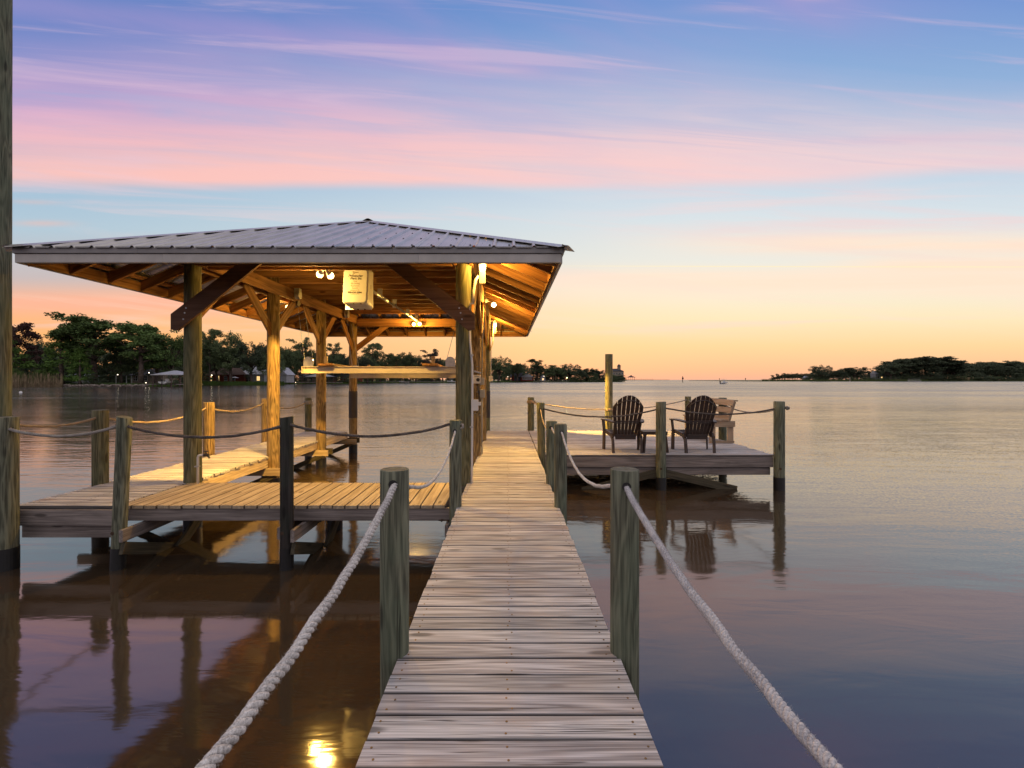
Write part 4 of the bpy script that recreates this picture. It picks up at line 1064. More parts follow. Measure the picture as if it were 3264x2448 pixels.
# ------------------------------------------------------------------ chairs, table, bench
def adirondack(loc, label):
    t = thing('adirondack_chair', loc, label, 'chair', 'brown plastic lounge chairs on the platform')
    X0, Y0, Z0 = loc; ch = M['chair']
    # back fan: bottom at y=.22 z=.30, top at y=-.10 z=1.19
    def bp(x, s):   # s 0..1 up the back
        return Vector((X0 + x, Y0 + 0.22 - 0.34 * s - 0.02 * math.cos(x * 4), Z0 + 0.30 + 0.89 * s))
    nrm = Vector((0, 0.93, 0.36)).normalized()
    for i in range(-3, 4):
        mb = MB(); top = 1.0 - 0.24 * (abs(i) * 0.091 / 0.30) ** 2.2; vs = []; st = 8
        for k in range(st + 1):
            s = top * k / st
            spread = 0.064 + 0.027 * min(1, s * 1.6)
            wd = spread * 0.425
            xc = i * spread; ct = 0.012 * (1 if k == st else 0)
            for dx_, dt in ((-wd, 0), (wd, 0), (wd, 0.02), (-wd, 0.02)):
                sl = min(s, 1.0 - 0.24 * (abs(xc + dx_) / 0.30) ** 2.2)
                if k == st: sl = 1.0 - 0.24 * (abs(xc + dx_) / 0.30) ** 2.2
                vs.append(bp(xc + dx_, sl) + nrm * dt)
        fs = [(4 * k + a, 4 * k + (a + 1) % 4, 4 * k + 4 + (a + 1) % 4, 4 * k + 4 + a) for k in range(st) for a in range(4)] + [(3, 2, 1, 0), (4 * st, 4 * st + 1, 4 * st + 2, 4 * st + 3)]
        mb.add(vs, fs); mb.build('back_slat', ch, t)
    for s, hw, h in ((0.40, 0.255, 0.03), (0.07, 0.215, 0.028), (0.36, 0.25, 0.02)):
        mb = MB(); mb.bar(bp(-hw, s) - nrm * 0.018, bp(hw, s) - nrm * 0.018, 0.03, h); mb.build('back_rail', ch, t)
    mb = MB(); ap = []
    for k in range(13):
        a = math.pi * (0.10 + 0.80 * k / 12); ap.append(bp(-0.285 * math.cos(a), 0.66 + 0.23 * math.sin(a)) - nrm * 0.012)
    mb.tube(ap, 0.014, 5); mb.build('back_rail', ch, t)
    mb = MB(); mb.bar(bp(-0.215, 0.015) - nrm * .012, bp(0.215, 0.015) - nrm * .012, 0.018, 0.10); mb.build('back_panel', ch, t)
    for k in range(6):
        y = Y0 + 0.24 + k * 0.085; z = Z0 + 0.345 + k * 0.012
        mb = MB(); mb.box((X0, y, z), (0.50, 0.074, 0.02)); mb.build('seat_slat', ch, t)
    for s in (-1, 1):
        mb = MB()       # arm: flat, widening forward
        vs = []
        for (y, xi, xo, z) in ((-0.02, 0.255, 0.315, 0.62), (0.10, 0.27, 0.37, 0.635), (0.35, 0.285, 0.42, 0.645), (0.60, 0.285, 0.44, 0.64), (0.70, 0.31, 0.41, 0.63)):
            for zz in (0, 0.026):
                vs += [Vector((X0 + s * xi, Y0 + y, Z0 + z + zz)), Vector((X0 + s * xo, Y0 + y, Z0 + z + zz))]
        fs = []
        for k in range(4):
            b = 4 * k; fs += [(b, b + 4, b + 5, b + 1), (b + 2, b + 3, b + 7, b + 6), (b, b + 2, b + 6, b + 4), (b + 1, b + 5, b + 7, b + 3)]
        fs += [(0, 1, 3, 2), (16, 18, 19, 17)]
        mb.add(vs, fs); mb.build('arm', ch, t)
        mb = MB()       # front leg / arm support, tapered and flared at the top
        for (a, b_, w) in (((0.385, 0.60, 0.64), (0.365, 0.585, 0.42), 0.085), ((0.365, 0.585, 0.42), (0.375, 0.58, 0.0), 0.07)):
            mb.bar((X0 + s * a[0], Y0 + a[1], Z0 + a[2]), (X0 + s * b_[0], Y0 + b_[1], Z0 + b_[2]), w, 0.032)
        mb.build('leg', ch, t)
        mb = MB()       # side rail and rear leg with a curved corner
        sp_ = [(0.335, 0.58, 0.40), (0.325, 0.35, 0.385), (0.305, 0.16, 0.36), (0.295, 0.08, 0.30), (0.293, 0.055, 0.20), (0.290, 0.03, 0.0)]
        for a, b_ in zip(sp_, sp_[1:]): mb.bar((X0 + s * a[0], Y0 + a[1], Z0 + a[2]), (X0 + s * b_[0], Y0 + b_[1], Z0 + b_[2]), 0.045, 0.075 if a[1] > .1 else 0.06)
        mb.build('leg', ch, t)
        mb = MB(); mb.bar((X0 + s * .27, Y0 + .02, Z0 + .62), (X0 + s * .26, Y0 + 0.17, Z0 + .33), 0.03, 0.05); mb.build('arm_support', ch, t)
    return t
adirondack((2.47, 9.60, DZ), 'left brown plastic lounge chair seen from behind')
adirondack((3.97, 9.60, DZ), 'right brown plastic lounge chair seen from behind')
tb = thing('side_table', (3.06, 9.85, DZ), 'small brown side table half hidden behind the middle post', 'table')
for k in range(5):
    mb = MB(); mb.box((3.06, 9.70 + k * 0.085, DZ + 0.425), (0.50, 0.074, 0.022)); mb.build('top_slat', M['chair'], tb)
mb = MB()
for y in (9.665, 10.075): mb.box((3.06, y, DZ + 0.395), (0.50, 0.02, 0.045))
for x in (2.82, 3.30): mb.box((x, 9.87, DZ + 0.395), (0.02, 0.40, 0.045))
mb.build('apron', M['chair'], tb)
for sx in (-1, 1):
    for sy in (-1, 1):
        mb = MB(); mb.bar((3.06 + sx * .21, 9.87 + sy * .175, DZ + .41), (3.06 + sx * .25, 9.87 + sy * .20, DZ), 0.05, 0.045); mb.build('leg', M['chair'], tb)

bn = thing('bench', (5.1, 11.9, DZ), 'pale wooden slatted bench facing left at the right platform edge', 'bench')
by0, by1 = 11.17, 12.72
def bpk(name, a, b, w, t_, up=(0, 0, 1)): plank(name, a, b, w, t_, M['bench'], bn, up=up)
for y in (by0 + .02, by1 - .02):
    bpk('leg', (4.90, y, DZ), (4.90, y, DZ + .45), 0.14, 0.038, up=(0, 1, 0))
    bpk('leg', (5.33, y, DZ), (5.33, y, DZ + .45), 0.14, 0.038, up=(0, 1, 0))
    s_ = -0.04 if y < 12 else 0.04
    bpk('side_rail', (4.82, y + s_, DZ + .455), (5.42, y + s_, DZ + .455), 0.038, 0.14)
    bpk('foot_rail', (4.83, y + s_, DZ + .03), (5.40, y + s_, DZ + .03), 0.038, 0.05)
    bpk('back_post', (5.25, y, DZ + .42), (5.42, y, DZ + .99), 0.09, 0.038, up=(0, 1, 0))
for k in range(3): bpk('seat_slat', (4.86 + k * .15, by0 - .06, DZ + .545), (4.86 + k * .15, by1 + .06, DZ + .545), 0.14, 0.034)
for s in (0.30, 0.62, 0.93):
    bpk('back_slat', (5.21 + .17 * s, by0 - .08, DZ + .42 + .57 * s), (5.21 + .17 * s, by1 + .08, DZ + .42 + .57 * s), 0.034, 0.14, up=(0.28, 0, 1))
bpk('top_rail', (5.42, by0 - .09, DZ + 1.01), (5.42, by1 + .09, DZ + 1.01), 0.09, 0.03)

# ------------------------------------------------------------------ far shores
def land(name, pts, z, mat, kind='structure', top=None):
    """a bank: outline in plan (list of x,y), shore skirt going down into the water"""
    mb = MB(); n = len(pts)
    vs = [(x, y, z) for x, y in pts] + [(x, y, -1.5) for x, y in pts]
    mb.add(vs, [tuple(range(n))] + [(i, i + n, (i + 1) % n + n, (i + 1) % n) for i in range(n)])
    o = mb.build(name, mat); tag(o, kind=kind); return o
def P(px, Y): return ((px - CX) * Y / F, Y)
shoreL = [(-700, 90), (-330, 138), P(0, 155), P(300, 154), P(545, 156), P(575, 170), P(660, 189), P(880, 196), P(905, 240), P(1100, 262), P(1200, 325), P(1450, 345), P(1570, 378), P(1700, 425), P(1930, 455), P(1992, 500)]
pl = shoreL + [(135, 640), (-100, 800), (-1200, 900), (-1400, 200)]
land('left_shore_terrain', pl, 0.45, M['grass'])
# an earth bank set back, lifting the lawn under the trees
pl2 = [(x + (-4 if i < 6 else -1), y + 7) for i, (x, y) in enumerate(shoreL[1:])] + [(135, 640), (-100, 800), (-1200, 900)]
land('left_lawn', pl2, 0.9, M['grass'])
shoreR = [P(2425, 615), P(2700, 608), P(3000, 600), P(3300, 596), (900, 590), (1600, 560)]
pr = shoreR + [(1800, 1500), (900, 1500), (395, 1020), (365, 800)]
land('right_shore_terrain', pr, 0.7, M['marsh'])
# far bluish hill and far strip
pts = [P(2440, 1500), P(2600, 1480), P(3000, 1480), P(3100, 1900), P(2440, 1900)]
land('far_point_terrain', pts, 1.0, M['marsh'])
land('far_strip_terrain', [P(1990, 3600), P(2130, 3500), P(2135, 3700), P(1990, 3800)], 2.2, M['marsh'])

# --- foliage
def clump(mb, c, rx, rz, n, s):
    for k in range(n):
        # points nearer the surface of a flattened ball
        v = Vector((random.gauss(0, 1), random.gauss(0, 1), random.gauss(0, 1))).normalized() * (random.random() ** 0.45)
        p = Vector(c) + Vector((v.x * rx, v.y * rx, v.z * rz))
        a = Vector((random.gauss(0, 1), random.gauss(0, 1), random.gauss(0, .55))).normalized(); b = a.orthogonal()
        b = (Matrix.Rotation(random.random() * 6.28, 3, a) @ b).normalized()
        q = s * random.uniform(0.6, 1.3); a = a * q; b = b * q * random.uniform(.5, .9)
        i = len(mb.v); mb.v += [tuple(p - a * .5), tuple(p + b * .5), tuple(p + a * .6), tuple(p - b * .45)]; mb.f.append((i, i + 1, i + 2, i + 3))
def limb(mb, pts, r0, r1, n=6):
    m = len(pts); mb.tube(pts, [r0 + (r1 - r0) * i / (m - 1) for i in range(m)], n)
def make_tree(kind, seed, leaf):
    """unit-less prototypes, about 20 m high; returns (crown mesh, trunk mesh)"""
    random.seed(seed); cr = MB(); tr = MB()
    if kind == 'pine':       # tall, open, flat pads of foliage on spreading limbs
        H = 20; tp = [(0, 0, -1), (0.3, 0, 5), (-0.2, .2, 10), (0.3, 0, 14), (0.1, 0, 17.5)]; limb(tr, tp, 0.75, 0.25, 8)
        for k in range(32):
            h = random.uniform(7.5, 17.5); a = random.random() * 6.283; L_ = random.uniform(3.0, 8.0) * (1.12 - abs(h - 12.5) / 14)
            e = (math.cos(a) * L_, math.sin(a) * L_, h + random.uniform(1.0, 3.2)); m = (e[0] * .5, e[1] * .5, h + .3)
            limb(tr, [(0, 0, h - .8), m, e], 0.26, 0.06, 5)
            for q in range(4):
                f = random.uniform(.55, 1.1)
                clump(cr, (e[0] * f + random.gauss(0, .9), e[1] * f + random.gauss(0, .9), e[2] + random.uniform(-.5, .9)), random.uniform(1.2, 2.4), random.uniform(.5, 1.0), 85, 0.62)
        for k in range(12): clump(cr, (random.gauss(0, 2.2), random.gauss(0, 2.2), random.uniform(16.6, 19.3)), random.uniform(1.3, 2.4), .7, 85, 0.62)
    elif kind == 'oak':      # broad, billowing, gaps near the rim
        tp = [(0.9, 0, -1), (0.4, 0, 2.5), (-.6, 0, 6), (0, .4, 9)]; limb(tr, tp, 0.8, 0.4, 8)
        for k in range(15):
            a = random.random() * 6.283; L_ = random.uniform(3, 8); h = random.uniform(6, 15)
            e = (math.cos(a) * L_, math.sin(a) * L_, h); limb(tr, [(0, 0, random.uniform(4, 8)), (e[0] * .5, e[1] * .5, h * .8), e], 0.32, 0.06, 5)
            for q in range(5):
                clump(cr, (e[0] + random.gauss(0, 1.8), e[1] + random.gauss(0, 1.8), e[2] + random.gauss(0, 1.4)), random.uniform(1.2, 2.3), random.uniform(.8, 1.5), 90, 0.58)
        for k in range(30):
            a = random.random() * 6.283; t = random.random() ** .5
            clump(cr, (math.cos(a) * t * 7.5, math.sin(a) * t * 7.5, 5 + 12 * math.sqrt(max(0, 1 - t * t)) * random.uniform(.6, 1.05)), random.uniform(1.4, 2.4), random.uniform(.9, 1.6), 90, 0.6)
    elif kind == 'cypress':  # feathery cone to the ground
        limb(tr, [(0, 0, -1), (0, 0, 1.2), (0, 0, 16)], 0.9, 0.15, 8)
        for k in range(80):
            h = 1.8 + 16.5 * random.random() ** 1.1; rr = 5.6 * (1 - (h / 19.5)) ** 0.75 + .3; a = random.random() * 6.283; f = random.uniform(.4, 1)
            clump(cr, (math.cos(a) * rr * f, math.sin(a) * rr * f, h), random.uniform(.9, 1.7), random.uniform(.7, 1.2), 80, 0.5)
    elif kind == 'bush':
        limb(tr, [(0, 0, -1), (0, 0, 4)], 0.3, 0.1, 6)
        for k in range(46):
            a = random.random() * 6.283; t = random.random() ** .5
            clump(cr, (math.cos(a) * t * 6, math.sin(a) * t * 6, 1 + 17 * random.random() * math.sqrt(max(0, 1 - t * t))), random.uniform(1.3, 2.2), random.uniform(1.0, 1.7), 90, 0.62)
    elif kind == 'sparse':   # thin open crown
        limb(tr, [(0, 0, -1), (.4, 0, 8), (0, 0, 17)], 0.5, 0.12, 7)
        for k in range(34):
            h = random.uniform(6, 17.5); a = random.random() * 6.283; L_ = random.uniform(2.5, 6.5)
            e = (math.cos(a) * L_, math.sin(a) * L_, h + random.uniform(.3, 2.2)); limb(tr, [(0.2, 0, h - .5), (e[0] * .5, e[1] * .5, h + .2), e], 0.16, 0.05, 5)
            for q in range(4): clump(cr, (e[0] * random.uniform(.5, 1.1), e[1] * random.uniform(.5, 1.1), e[2] + random.uniform(-.6, .8)), random.uniform(1.0, 1.9), random.uniform(.5, .9), 62, 0.5)
    elif kind == 'moss':     # oak with drooping grey moss
        c1, t1 = make_tree('oak', seed, leaf)
        return c1, t1
    return cr.mesh('crown', M[leaf]), tr.mesh('trunk', M['bark'], True)
PROTO = {}
def proto(kind, leaf, seed):
    k = (kind, leaf, seed)
    if k not in PROTO:
        for q in list(PROTO):
            if q[0] == kind and q[2] == seed:     # same shape, other leaves
                c = PROTO[q][0].copy(); c.materials.clear(); c.materials.append(M[leaf]); PROTO[k] = (c, PROTO[q][1]); return PROTO[k]
        st = random.getstate(); PROTO[k] = make_tree(kind, seed, leaf); random.setstate(st)
    return PROTO[k]
NAMES = {'pine': 'pine_tree', 'oak': 'oak_tree', 'cypress': 'cypress_tree', 'bush': 'leafy_shrub', 'sparse': 'pine_tree'}
def tree(kind, leaf, px, top, Y, wpx, label, group=None, seed=1, z0=0.8, rz=None, cat='tree'):
    c, t = proto(kind, leaf, seed)
    H = CAMZ - (top - HY) * Y / F - z0; base_h = {'pine': 20, 'oak': 18.2, 'cypress': 19.5, 'bush': 18.5, 'sparse': 19}[kind]; base_w = {'pine': 15.5, 'oak': 18.5, 'cypress': 11.5, 'bush': 14.5, 'sparse': 12.5}[kind]
    sz = H / base_h; sx = wpx * Y / F / base_w
    r_ = thing(NAMES[kind], (P(px, Y)[0], Y, z0), label, cat, group)
    r_.scale = (sx, sx, sz); r_.rotation_euler = (0, 0, random.random() * 6.28 if rz is None else rz)
    for nm, me in (('crown', c), ('trunk', t)):
        o = bpy.data.objects.new(nm, me); COL.objects.link(o); o.parent = r_
    return r_
tree('sparse', 'leaf_red', 45, 1026, 166, 130, 'rusty brown open crowned pine beside the tall left pole')
tree('bush', 'leaf_bright', 40, 1078, 161, 120, 'bright green bushy tree at the left edge of the bank')
tree('oak', 'leaf_dark', 118, 1080, 176, 100, 'dark rounded tree between the bright bush and the cypress')
tree('cypress', 'leaf_bright', 196, 1040, 160, 150, 'feathery green cypress with a pale flared trunk on the bank', seed=1)
tree('cypress', 'leaf_bright', 255, 1105, 158, 80, 'smaller feathery cypress leaning before the white shed', seed=2)
tree('pine', 'leaf_pine', 302, 1012, 164, 205, 'largest spreading pine with a thick reddish trunk on the left bank', seed=3)
tree('pine', 'leaf_pine', 448, 1036, 163, 165, 'open crowned pine before the beige house', seed=4)
tree('bush', 'leaf_dark', 292, 1180, 158, 46, 'dark rounded shrub at the foot of the largest pine', cat='shrub')
tree('oak', 'leaf_pine', 545, 1056, 172, 135, 'dense green tree left of the front boathouse pile', seed=2)
tree('oak', 'leaf_oak', 385, 1095, 172, 120, 'mid green tree filling between the two large pines', seed=3)
tree('oak', 'leaf_oak', 500, 1100, 176, 110, 'low green tree above the pale metal dock roof', seed=5)
tree('sparse', 'leaf_oak', 668, 1056, 197, 80, 'thin topped oak just right of the front left pile', seed=2)
tree('oak', 'leaf_oak', 735, 1060, 200, 120, 'mossy oak with a pale leaning trunk before the brick house', seed=4)
tree('oak', 'leaf_oak', 690, 1092, 206, 110, 'dark oak behind the brick house', seed=5)
tree('oak', 'leaf_dark', 800, 1082, 204, 110, 'dark oak shading the white metal roofed house', seed=2)
tree('oak', 'leaf_oak', 858, 1092, 208, 90, 'oak just left of the second boathouse pile', seed=3)
tree('oak', 'leaf_oak', 922, 1104, 245, 80, 'grey green oak just right of the second boathouse pile', seed=5)
tree('sparse', 'leaf_oak', 965, 1086, 255, 75, 'open topped oak behind the lift pulley', seed=3)
tree('oak', 'leaf_oak', 1000, 1112, 262, 90, 'oak left of the third boathouse pile', seed=2)
tree('sparse', 'leaf_oak', 1062, 1096, 262, 60, 'thin oak just right of the third boathouse pile', seed=4)
tree('oak', 'leaf_dark', 1095, 1118, 275, 80, 'dark oak left of the fourth boathouse pile', seed=3)
tree('sparse', 'leaf_oak', 1188, 1098, 335, 70, 'tall open oak right of the fourth boathouse pile', seed=2)
tree('oak', 'leaf_oak', 1215, 1122, 340, 90, 'rounded oak under the back knee brace', seed=4)
tree('oak', 'leaf_oak', 1275, 1119, 345, 90, 'oak in the middle of the gap above the lift beam', seed=5)
tree('oak', 'leaf_dark', 1325, 1138, 350, 80, 'low dark tree above the right end of the lift beam', seed=2)
tree('sparse', 'leaf_moss', 1378, 1120, 350, 65, 'mossy open tree above the right lift bunk', seed=3)
tree('oak', 'leaf_dark', 1430, 1143, 352, 70, 'dark tree just left of the right front pile', seed=3)
tree('oak', 'leaf_oak', 1592, 1136, 392, 76, 'rounded oak just right of the last right pile', seed=4)
tree('oak', 'leaf_oak', 1650, 1155, 405, 70, 'oak left of the far white gabled house', seed=5)
tree('sparse', 'leaf_oak', 1708, 1147, 440, 52, 'tall oak rising behind the far white gabled house', seed=2)
tree('oak', 'leaf_oak', 1768, 1158, 445, 80, 'broad oak above the green dock light', seed=3)
tree('oak', 'leaf_dark', 1815, 1160, 450, 70, 'dark oak right of the green dock light', seed=4)
tree('oak', 'leaf_dark', 1868, 1172, 462, 70, 'dark tree left of the tallest yellow lit post', seed=5)
tree('oak', 'leaf_dark', 1912, 1177, 465, 50, 'last dark tree touching the tallest yellow lit post', seed=2)
tree('oak', 'leaf_dark', 1972, 1196, 490, 46, 'small dark tree in front of the far tower house', seed=3)
BG = 'woods filling the left bank behind the named trees'
rs = random.Random(5)
PROF = [(-80, 1090), (100, 1086), (400, 1072), (600, 1068), (700, 1084), (850, 1090), (1000, 1108), (1200, 1124), (1450, 1138), (1560, 1143), (1700, 1157), (1850, 1171), (1930, 1182), (1990, 1194)]
def prof(px):
    for (a, ya), (b, yb) in zip(PROF, PROF[1:]):
        if px <= b: return ya + (yb - ya) * (px - a) / (b - a)
    return 1194
for (a, b, Y0, Y1, n) in ((-60, 600, 200, 225, 26), (600, 900, 232, 262, 16), (880, 1200, 290, 330, 20), (1150, 1560, 370, 405, 24), (1560, 1985, 450, 520, 30)):
    for i in range(n):
        px = a + (b - a) * (i + .5) / n + rs.uniform(-8, 8)
        Y = rs.uniform(Y0, Y1)
        tree(rs.choice(('bush', 'bush', 'oak')), rs.choice(('leaf_dark', 'leaf_oak', 'leaf_dark')), px, prof(px) + rs.uniform(1, 26) * 200 / Y, Y, rs.uniform(85, 120) * 160 / Y + 14, 'dark round crowned tree massed in the woods on the left bank', BG, seed=rs.choice((2, 3, 4, 5)), cat='tree')
UG = 'low bushes along the left bank'
for i in range(46):
    px = -30 + i * 43 + rs.uniform(-12, 12)
    if 225 < px < 575 or 690 < px < 900: Y = 202 if px < 600 else 235
    else: Y = 168 if px < 600 else 204 if px < 900 else 270 if px < 1150 else 358 if px < 1540 else 440
    if px > 1960: continue
    tree('bush', rs.choice(('leaf_dark', 'leaf_oak', 'leaf_dark')), px, 1210 - 42 * 160 / Y * rs.uniform(.6, 1.4), Y, 75 * 160 / Y * rs.uniform(.9, 1.7), 'low dark bush in the undergrowth of the left bank', UG, cat='bush')
# right shore
for i in range(14): tree(rs.choice(('bush', 'oak')), 'leaf_dark', 2600 + i * 19, 1182 + rs.uniform(-6, 10), 675 + rs.uniform(0, 40), rs.uniform(40, 60), 'low dark tree filling the gaps on the right shore', 'low trees filling the gaps on the right shore', seed=rs.choice((2, 3)))
tree('oak', 'leaf_dark', 2614, 1164, 640, 62, 'rounded tree standing apart on the right shore marsh', seed=4)
tree('oak', 'leaf_dark', 2675, 1174, 655, 60, 'low tree left of the white roofed house on the right shore', seed=3)
tree('oak', 'leaf_dark', 2722, 1168, 660, 74, 'broad tree just left of the white roofed house on the right shore', seed=5)
tree('oak', 'leaf_dark', 2775, 1178, 700, 50, 'tree touching the white roofed house on the right shore', seed=2)
ORD = ('leftmost', 'second from the left', 'third from the left', 'fourth from the left', 'fifth from the left', 'rightmost')
for i, (px, tp, w) in enumerate(((2850, 1150, 80), (2885, 1144, 70), (2925, 1141, 90), (2965, 1140, 80), (3005, 1141, 84), (3040, 1150, 60))):
    tree('pine', 'leaf_dark', px, tp, 660 + i * 4, w + 20, 'tall dark pine, ' + ORD[i] + ' in the high stand on the right shore', 'pines of the high stand on the right shore', seed=3 + i % 2)
for i in range(26):
    px = 2840 + i * 18.5; tree(rs.choice(('bush', 'oak')), 'leaf_dark', px, (1160 if px < 3060 else 1158) + rs.uniform(-6, 12), 680 + rs.uniform(-30, 30), rs.uniform(60, 85), 'dark tree massed on the right shore', 'woods massed along the right shore', seed=rs.choice((2, 3, 4, 5)))
for i in range(5): tree('pine', 'leaf_dark', 3110 + i * 34, 1152 + rs.uniform(-4, 8), 690, 66, 'pine top, ' + (ORD[:4] + ORD[5:])[i] + ' of five above the woods at the right edge', 'pine tops above the right edge woods', seed=3 + i % 2)
for i in range(26): tree('bush', rs.choice(('leaf_dark', 'leaf_oak')), 2560 + i * 29 + rs.uniform(-9, 9), 1199 + rs.uniform(-7, 3), 632, rs.uniform(30, 60), 'low bush at the foot of the right shore woods', 'low bushes on the right shore', cat='bush')
for i in range(20): tree('oak', 'leaf_dark', 2462 + i * 8, 1206 - 16 * min(1, (i + 1) / 7) + rs.uniform(-2, 2), 1560, 20, 'tiny far tree on the distant wooded point', 'trees on the distant wooded point', seed=rs.choice((2, 3, 4)))
for px, tp in ((2463, 1196), (2478, 1192), (2500, 1190)): tree('sparse', 'leaf_dark', px, tp, 1545, 12, 'tiny far pine at the tip of the distant wooded point', 'pines at the tip of the distant point', seed=2)

# --- reeds, marsh edge, rocks
def blades(name, px0, px1, Yf_, n, h0, h1, mat, depth=5.0, label=None, w=0.16):
    mb = MB()
    for k in range(n):
        px = random.uniform(px0, px1); Y = (Yf_(px) if callable(Yf_) else Yf_) + random.random() * depth
        x, y = P(px, Y); h = random.uniform(h0, h1); l = random.uniform(-.4, .4)
        i = len(mb.v); mb.v += [(x - w, y, 0), (x + w, y, 0), (x + l + .03, y, h), (x + l - .03, y, h)]; mb.f.append((i, i + 1, i + 2, i + 3))
    o = mb.build(name, mat); tag(o, label, 'grass', kind='stuff'); return o
blades('reeds', 0, 200, 150.5, 620, 0.8, 4.6, M['reed'], 6, 'dry brown reeds standing along the left bank', 0.07)
blades('reeds', 0, 150, 153, 260, 1.5, 6.5, M['marsh'], 4, 'green reeds behind the dry reeds on the left bank', 0.12)
blades('shore_grass', 610, 905, lambda p: 187 if p > 660 else 172 + (p - 575) * .19, 2600, 0.5, 1.7, M['grass'], 6, 'green shore grass in front of the brick and white houses', 0.12)
blades('marsh_grass', 2428, 2960, 603, 2600, 0.9, 3.2, M['marsh'], 14, 'low marsh grass on the tongue of the right shore', 0.5)
random.seed(11)
# revetment stones: the larger ones as pieces of the terrain, one by one
rv = thing('rock_revetment', (P(400, 153)[0], 153, 0), 'low row of pale rocks edging the lawn on the left bank', 'rock wall')
rock = []
for q in range(4):
    mb = MB(); mb.ball((0, 0, 0), 0.5, 7, 5); mb.v = [tuple(Vector(p) * random.uniform(.75, 1.15)) for p in mb.v]; rock.append(mb.mesh('rock', M['rock']))
for k in range(150):
    px = 205 + 265 * k / 150 + random.uniform(-2, 2); x, y = P(px, 152.8 + random.uniform(-.4, .6))
    o = bpy.data.objects.new('rock', random.choice(rock)); COL.objects.link(o); o.parent = rv
    o.location = Vector((x, y, random.uniform(0.05, .5))) - rv.location; s = random.uniform(.5, 1.1); o.scale = (s * 1.5, s, s * .7); o.rotation_euler = (0, 0, random.random() * 6)

# --- houses
def house(name, label, px, Y, w, d, h, rh, roof, wm, rm, wins=(), z0=0.9, over=0.5, cat='house', ang=0.0, doors=()):
    x = P(px, Y)[0]; t = thing(name, (x, Y, z0), label, cat)
    def loc(p): return (x + p[0], Y + p[1], z0 + p[2])
    mb = MB(); mb.box(loc((0, d / 2, h / 2)), (w, d, h)); wl = mb.build('wall', M[wm], t)
    mb = MB(); a, b = w / 2 + over, d + over
    if roof == 'hip':
        k = min(a, (b + over) / 2) * .98
        vs = [(-a, -over, h), (a, -over, h), (a, b, h), (-a, b, h), (-a + k, d / 2, h + rh), (a - k, d / 2, h + rh)]
        fs = [(0, 1, 5, 4), (1, 2, 5), (2, 3, 4, 5), (3, 0, 4), (3, 2, 1, 0)]
    elif roof == 'gable_front':
        vs = [(-a, -over, h), (a, -over, h), (a, b, h), (-a, b, h), (0, -over, h + rh), (0, b, h + rh)]
        fs = [(0, 4, 5, 3), (4, 1, 2, 5), (3, 2, 1, 0), (2, 3, 5)]
        vs += [(-a + .3, -over + .02, h + .1), (a - .3, -over + .02, h + .1), (0, -over + .02, h + rh - .1)]
    else:
        vs = [(-a, -over, h), (a, -over, h), (a, b, h), (-a, b, h), (-a, d / 2, h + rh), (a, d / 2, h + rh)]
        fs = [(0, 1, 5, 4), (2, 3, 4, 5), (0, 4, 3), (1, 2, 5), (3, 2, 1, 0)]
    mb.add([loc(p) for p in vs], fs); rf = mb.build('roof', M[rm], t)
    if roof == 'gable_front':
        mb = MB(); mb.add([loc((-a + .4, -over + .1, h)), loc((a - .4, -over + .1, h)), loc((0, -over + .1, h + rh - .15)), loc((-a + .4, -over + .3, h)), loc((a - .4, -over + .3, h)), loc((0, -over + .3, h + rh - .15))],
                          [(0, 1, 2), (5, 4, 3), (0, 3, 4, 1), (1, 4, 5, 2), (2, 5, 3, 0)]); mb.build('gable', M['wall_white'], t)
    for (wx, wz, ww, wh, lit) in wins:
        mb = MB(); mb.box(loc((wx, -.06, wz)), (ww + .24, .1, wh + .24)); f = mb.build('window', M['frame'], t)
        mb = MB(); mb.box(loc((wx, -.13, wz)), (ww, .05, wh)); mb.build('pane', M['window_lit'] if lit else M['glass_dark'], f)
        mb = MB(); mb.box(loc((wx, -.17, wz)), (.06, .04, wh)); mb.box(loc((wx, -.172, wz)), (ww, .04, .06)); mb.build('glazing_bar', M['frame'], f)
    return t
house('shed', 'pale grey shed half hidden behind the cypress trees', 242, 172, 8, 5, 2.6, 0.8, 'gable', 'wall_white', 'whiteroof', z0=0.9)
h2 = house('beige_house', 'beige house with dark hip roof behind the open crowned pine', 465, 181, 12, 9, 3.2, 2.4, 'hip', 'wall_beige', 'shingle', [(-3.9, 1.9, 1.4, 1.9, 0), (-.2, 1.9, 1.4, 1.9, 0)])
mb = MB(); x_, y_ = P(397, 180)
mb.box((x_, y_ + 2, 3.9), (7, 5, .3)); mb.build('porch_roof', M['shingle'], h2)
for q in (-3, -1, 1, 3):
    mb = MB(); mb.box((x_ + q, y_ - .3, 2.35), (.2, .2, 2.9)); mb.build('porch_post', M['frame'], h2)
br = house('brick_house', 'red brick house with lit windows behind the mossy oak', 718, 212, 17, 9, 3.6, 3.2, 'hip', 'brick', 'shingle_brown', [(-6.6, 1.9, 1.2, 2.2, 1), (-3.4, 1.9, 1.3, 2.2, 1), (.2, 1.9, 1.1, 2, 0), (3.2, 2.1, 2.4, 1.6, 0)])
wh = house('white_house', 'white sided house with pale blue metal gable roof', 800, 214, 12, 9, 3.8, 4.4, 'gable', 'wall_white', 'whiteroof', [(-4.2, 2, 1.1, 2, 0), (-1.2, 1.6, 2.4, 2.6, 0), (3.4, 1.9, 1.3, 1.9, 1)])
house('white_cottage', 'white gabled cottage just right of the second boathouse pile', 893, 222, 6, 8, 3.6, 3.6, 'gable_front', 'wall_white', 'whiteroof')
house('low_house', 'low dark house with one lit window behind the far docks', 1085, 290, 22, 9, 3.2, 2.0, 'gable', 'brick', 'shingle', [(-7, 1.8, 1.6, 1.6, 0), (-1, 1.8, 1.4, 2.2, 1), (5, 1.8, 1.4, 1.4, 1)])
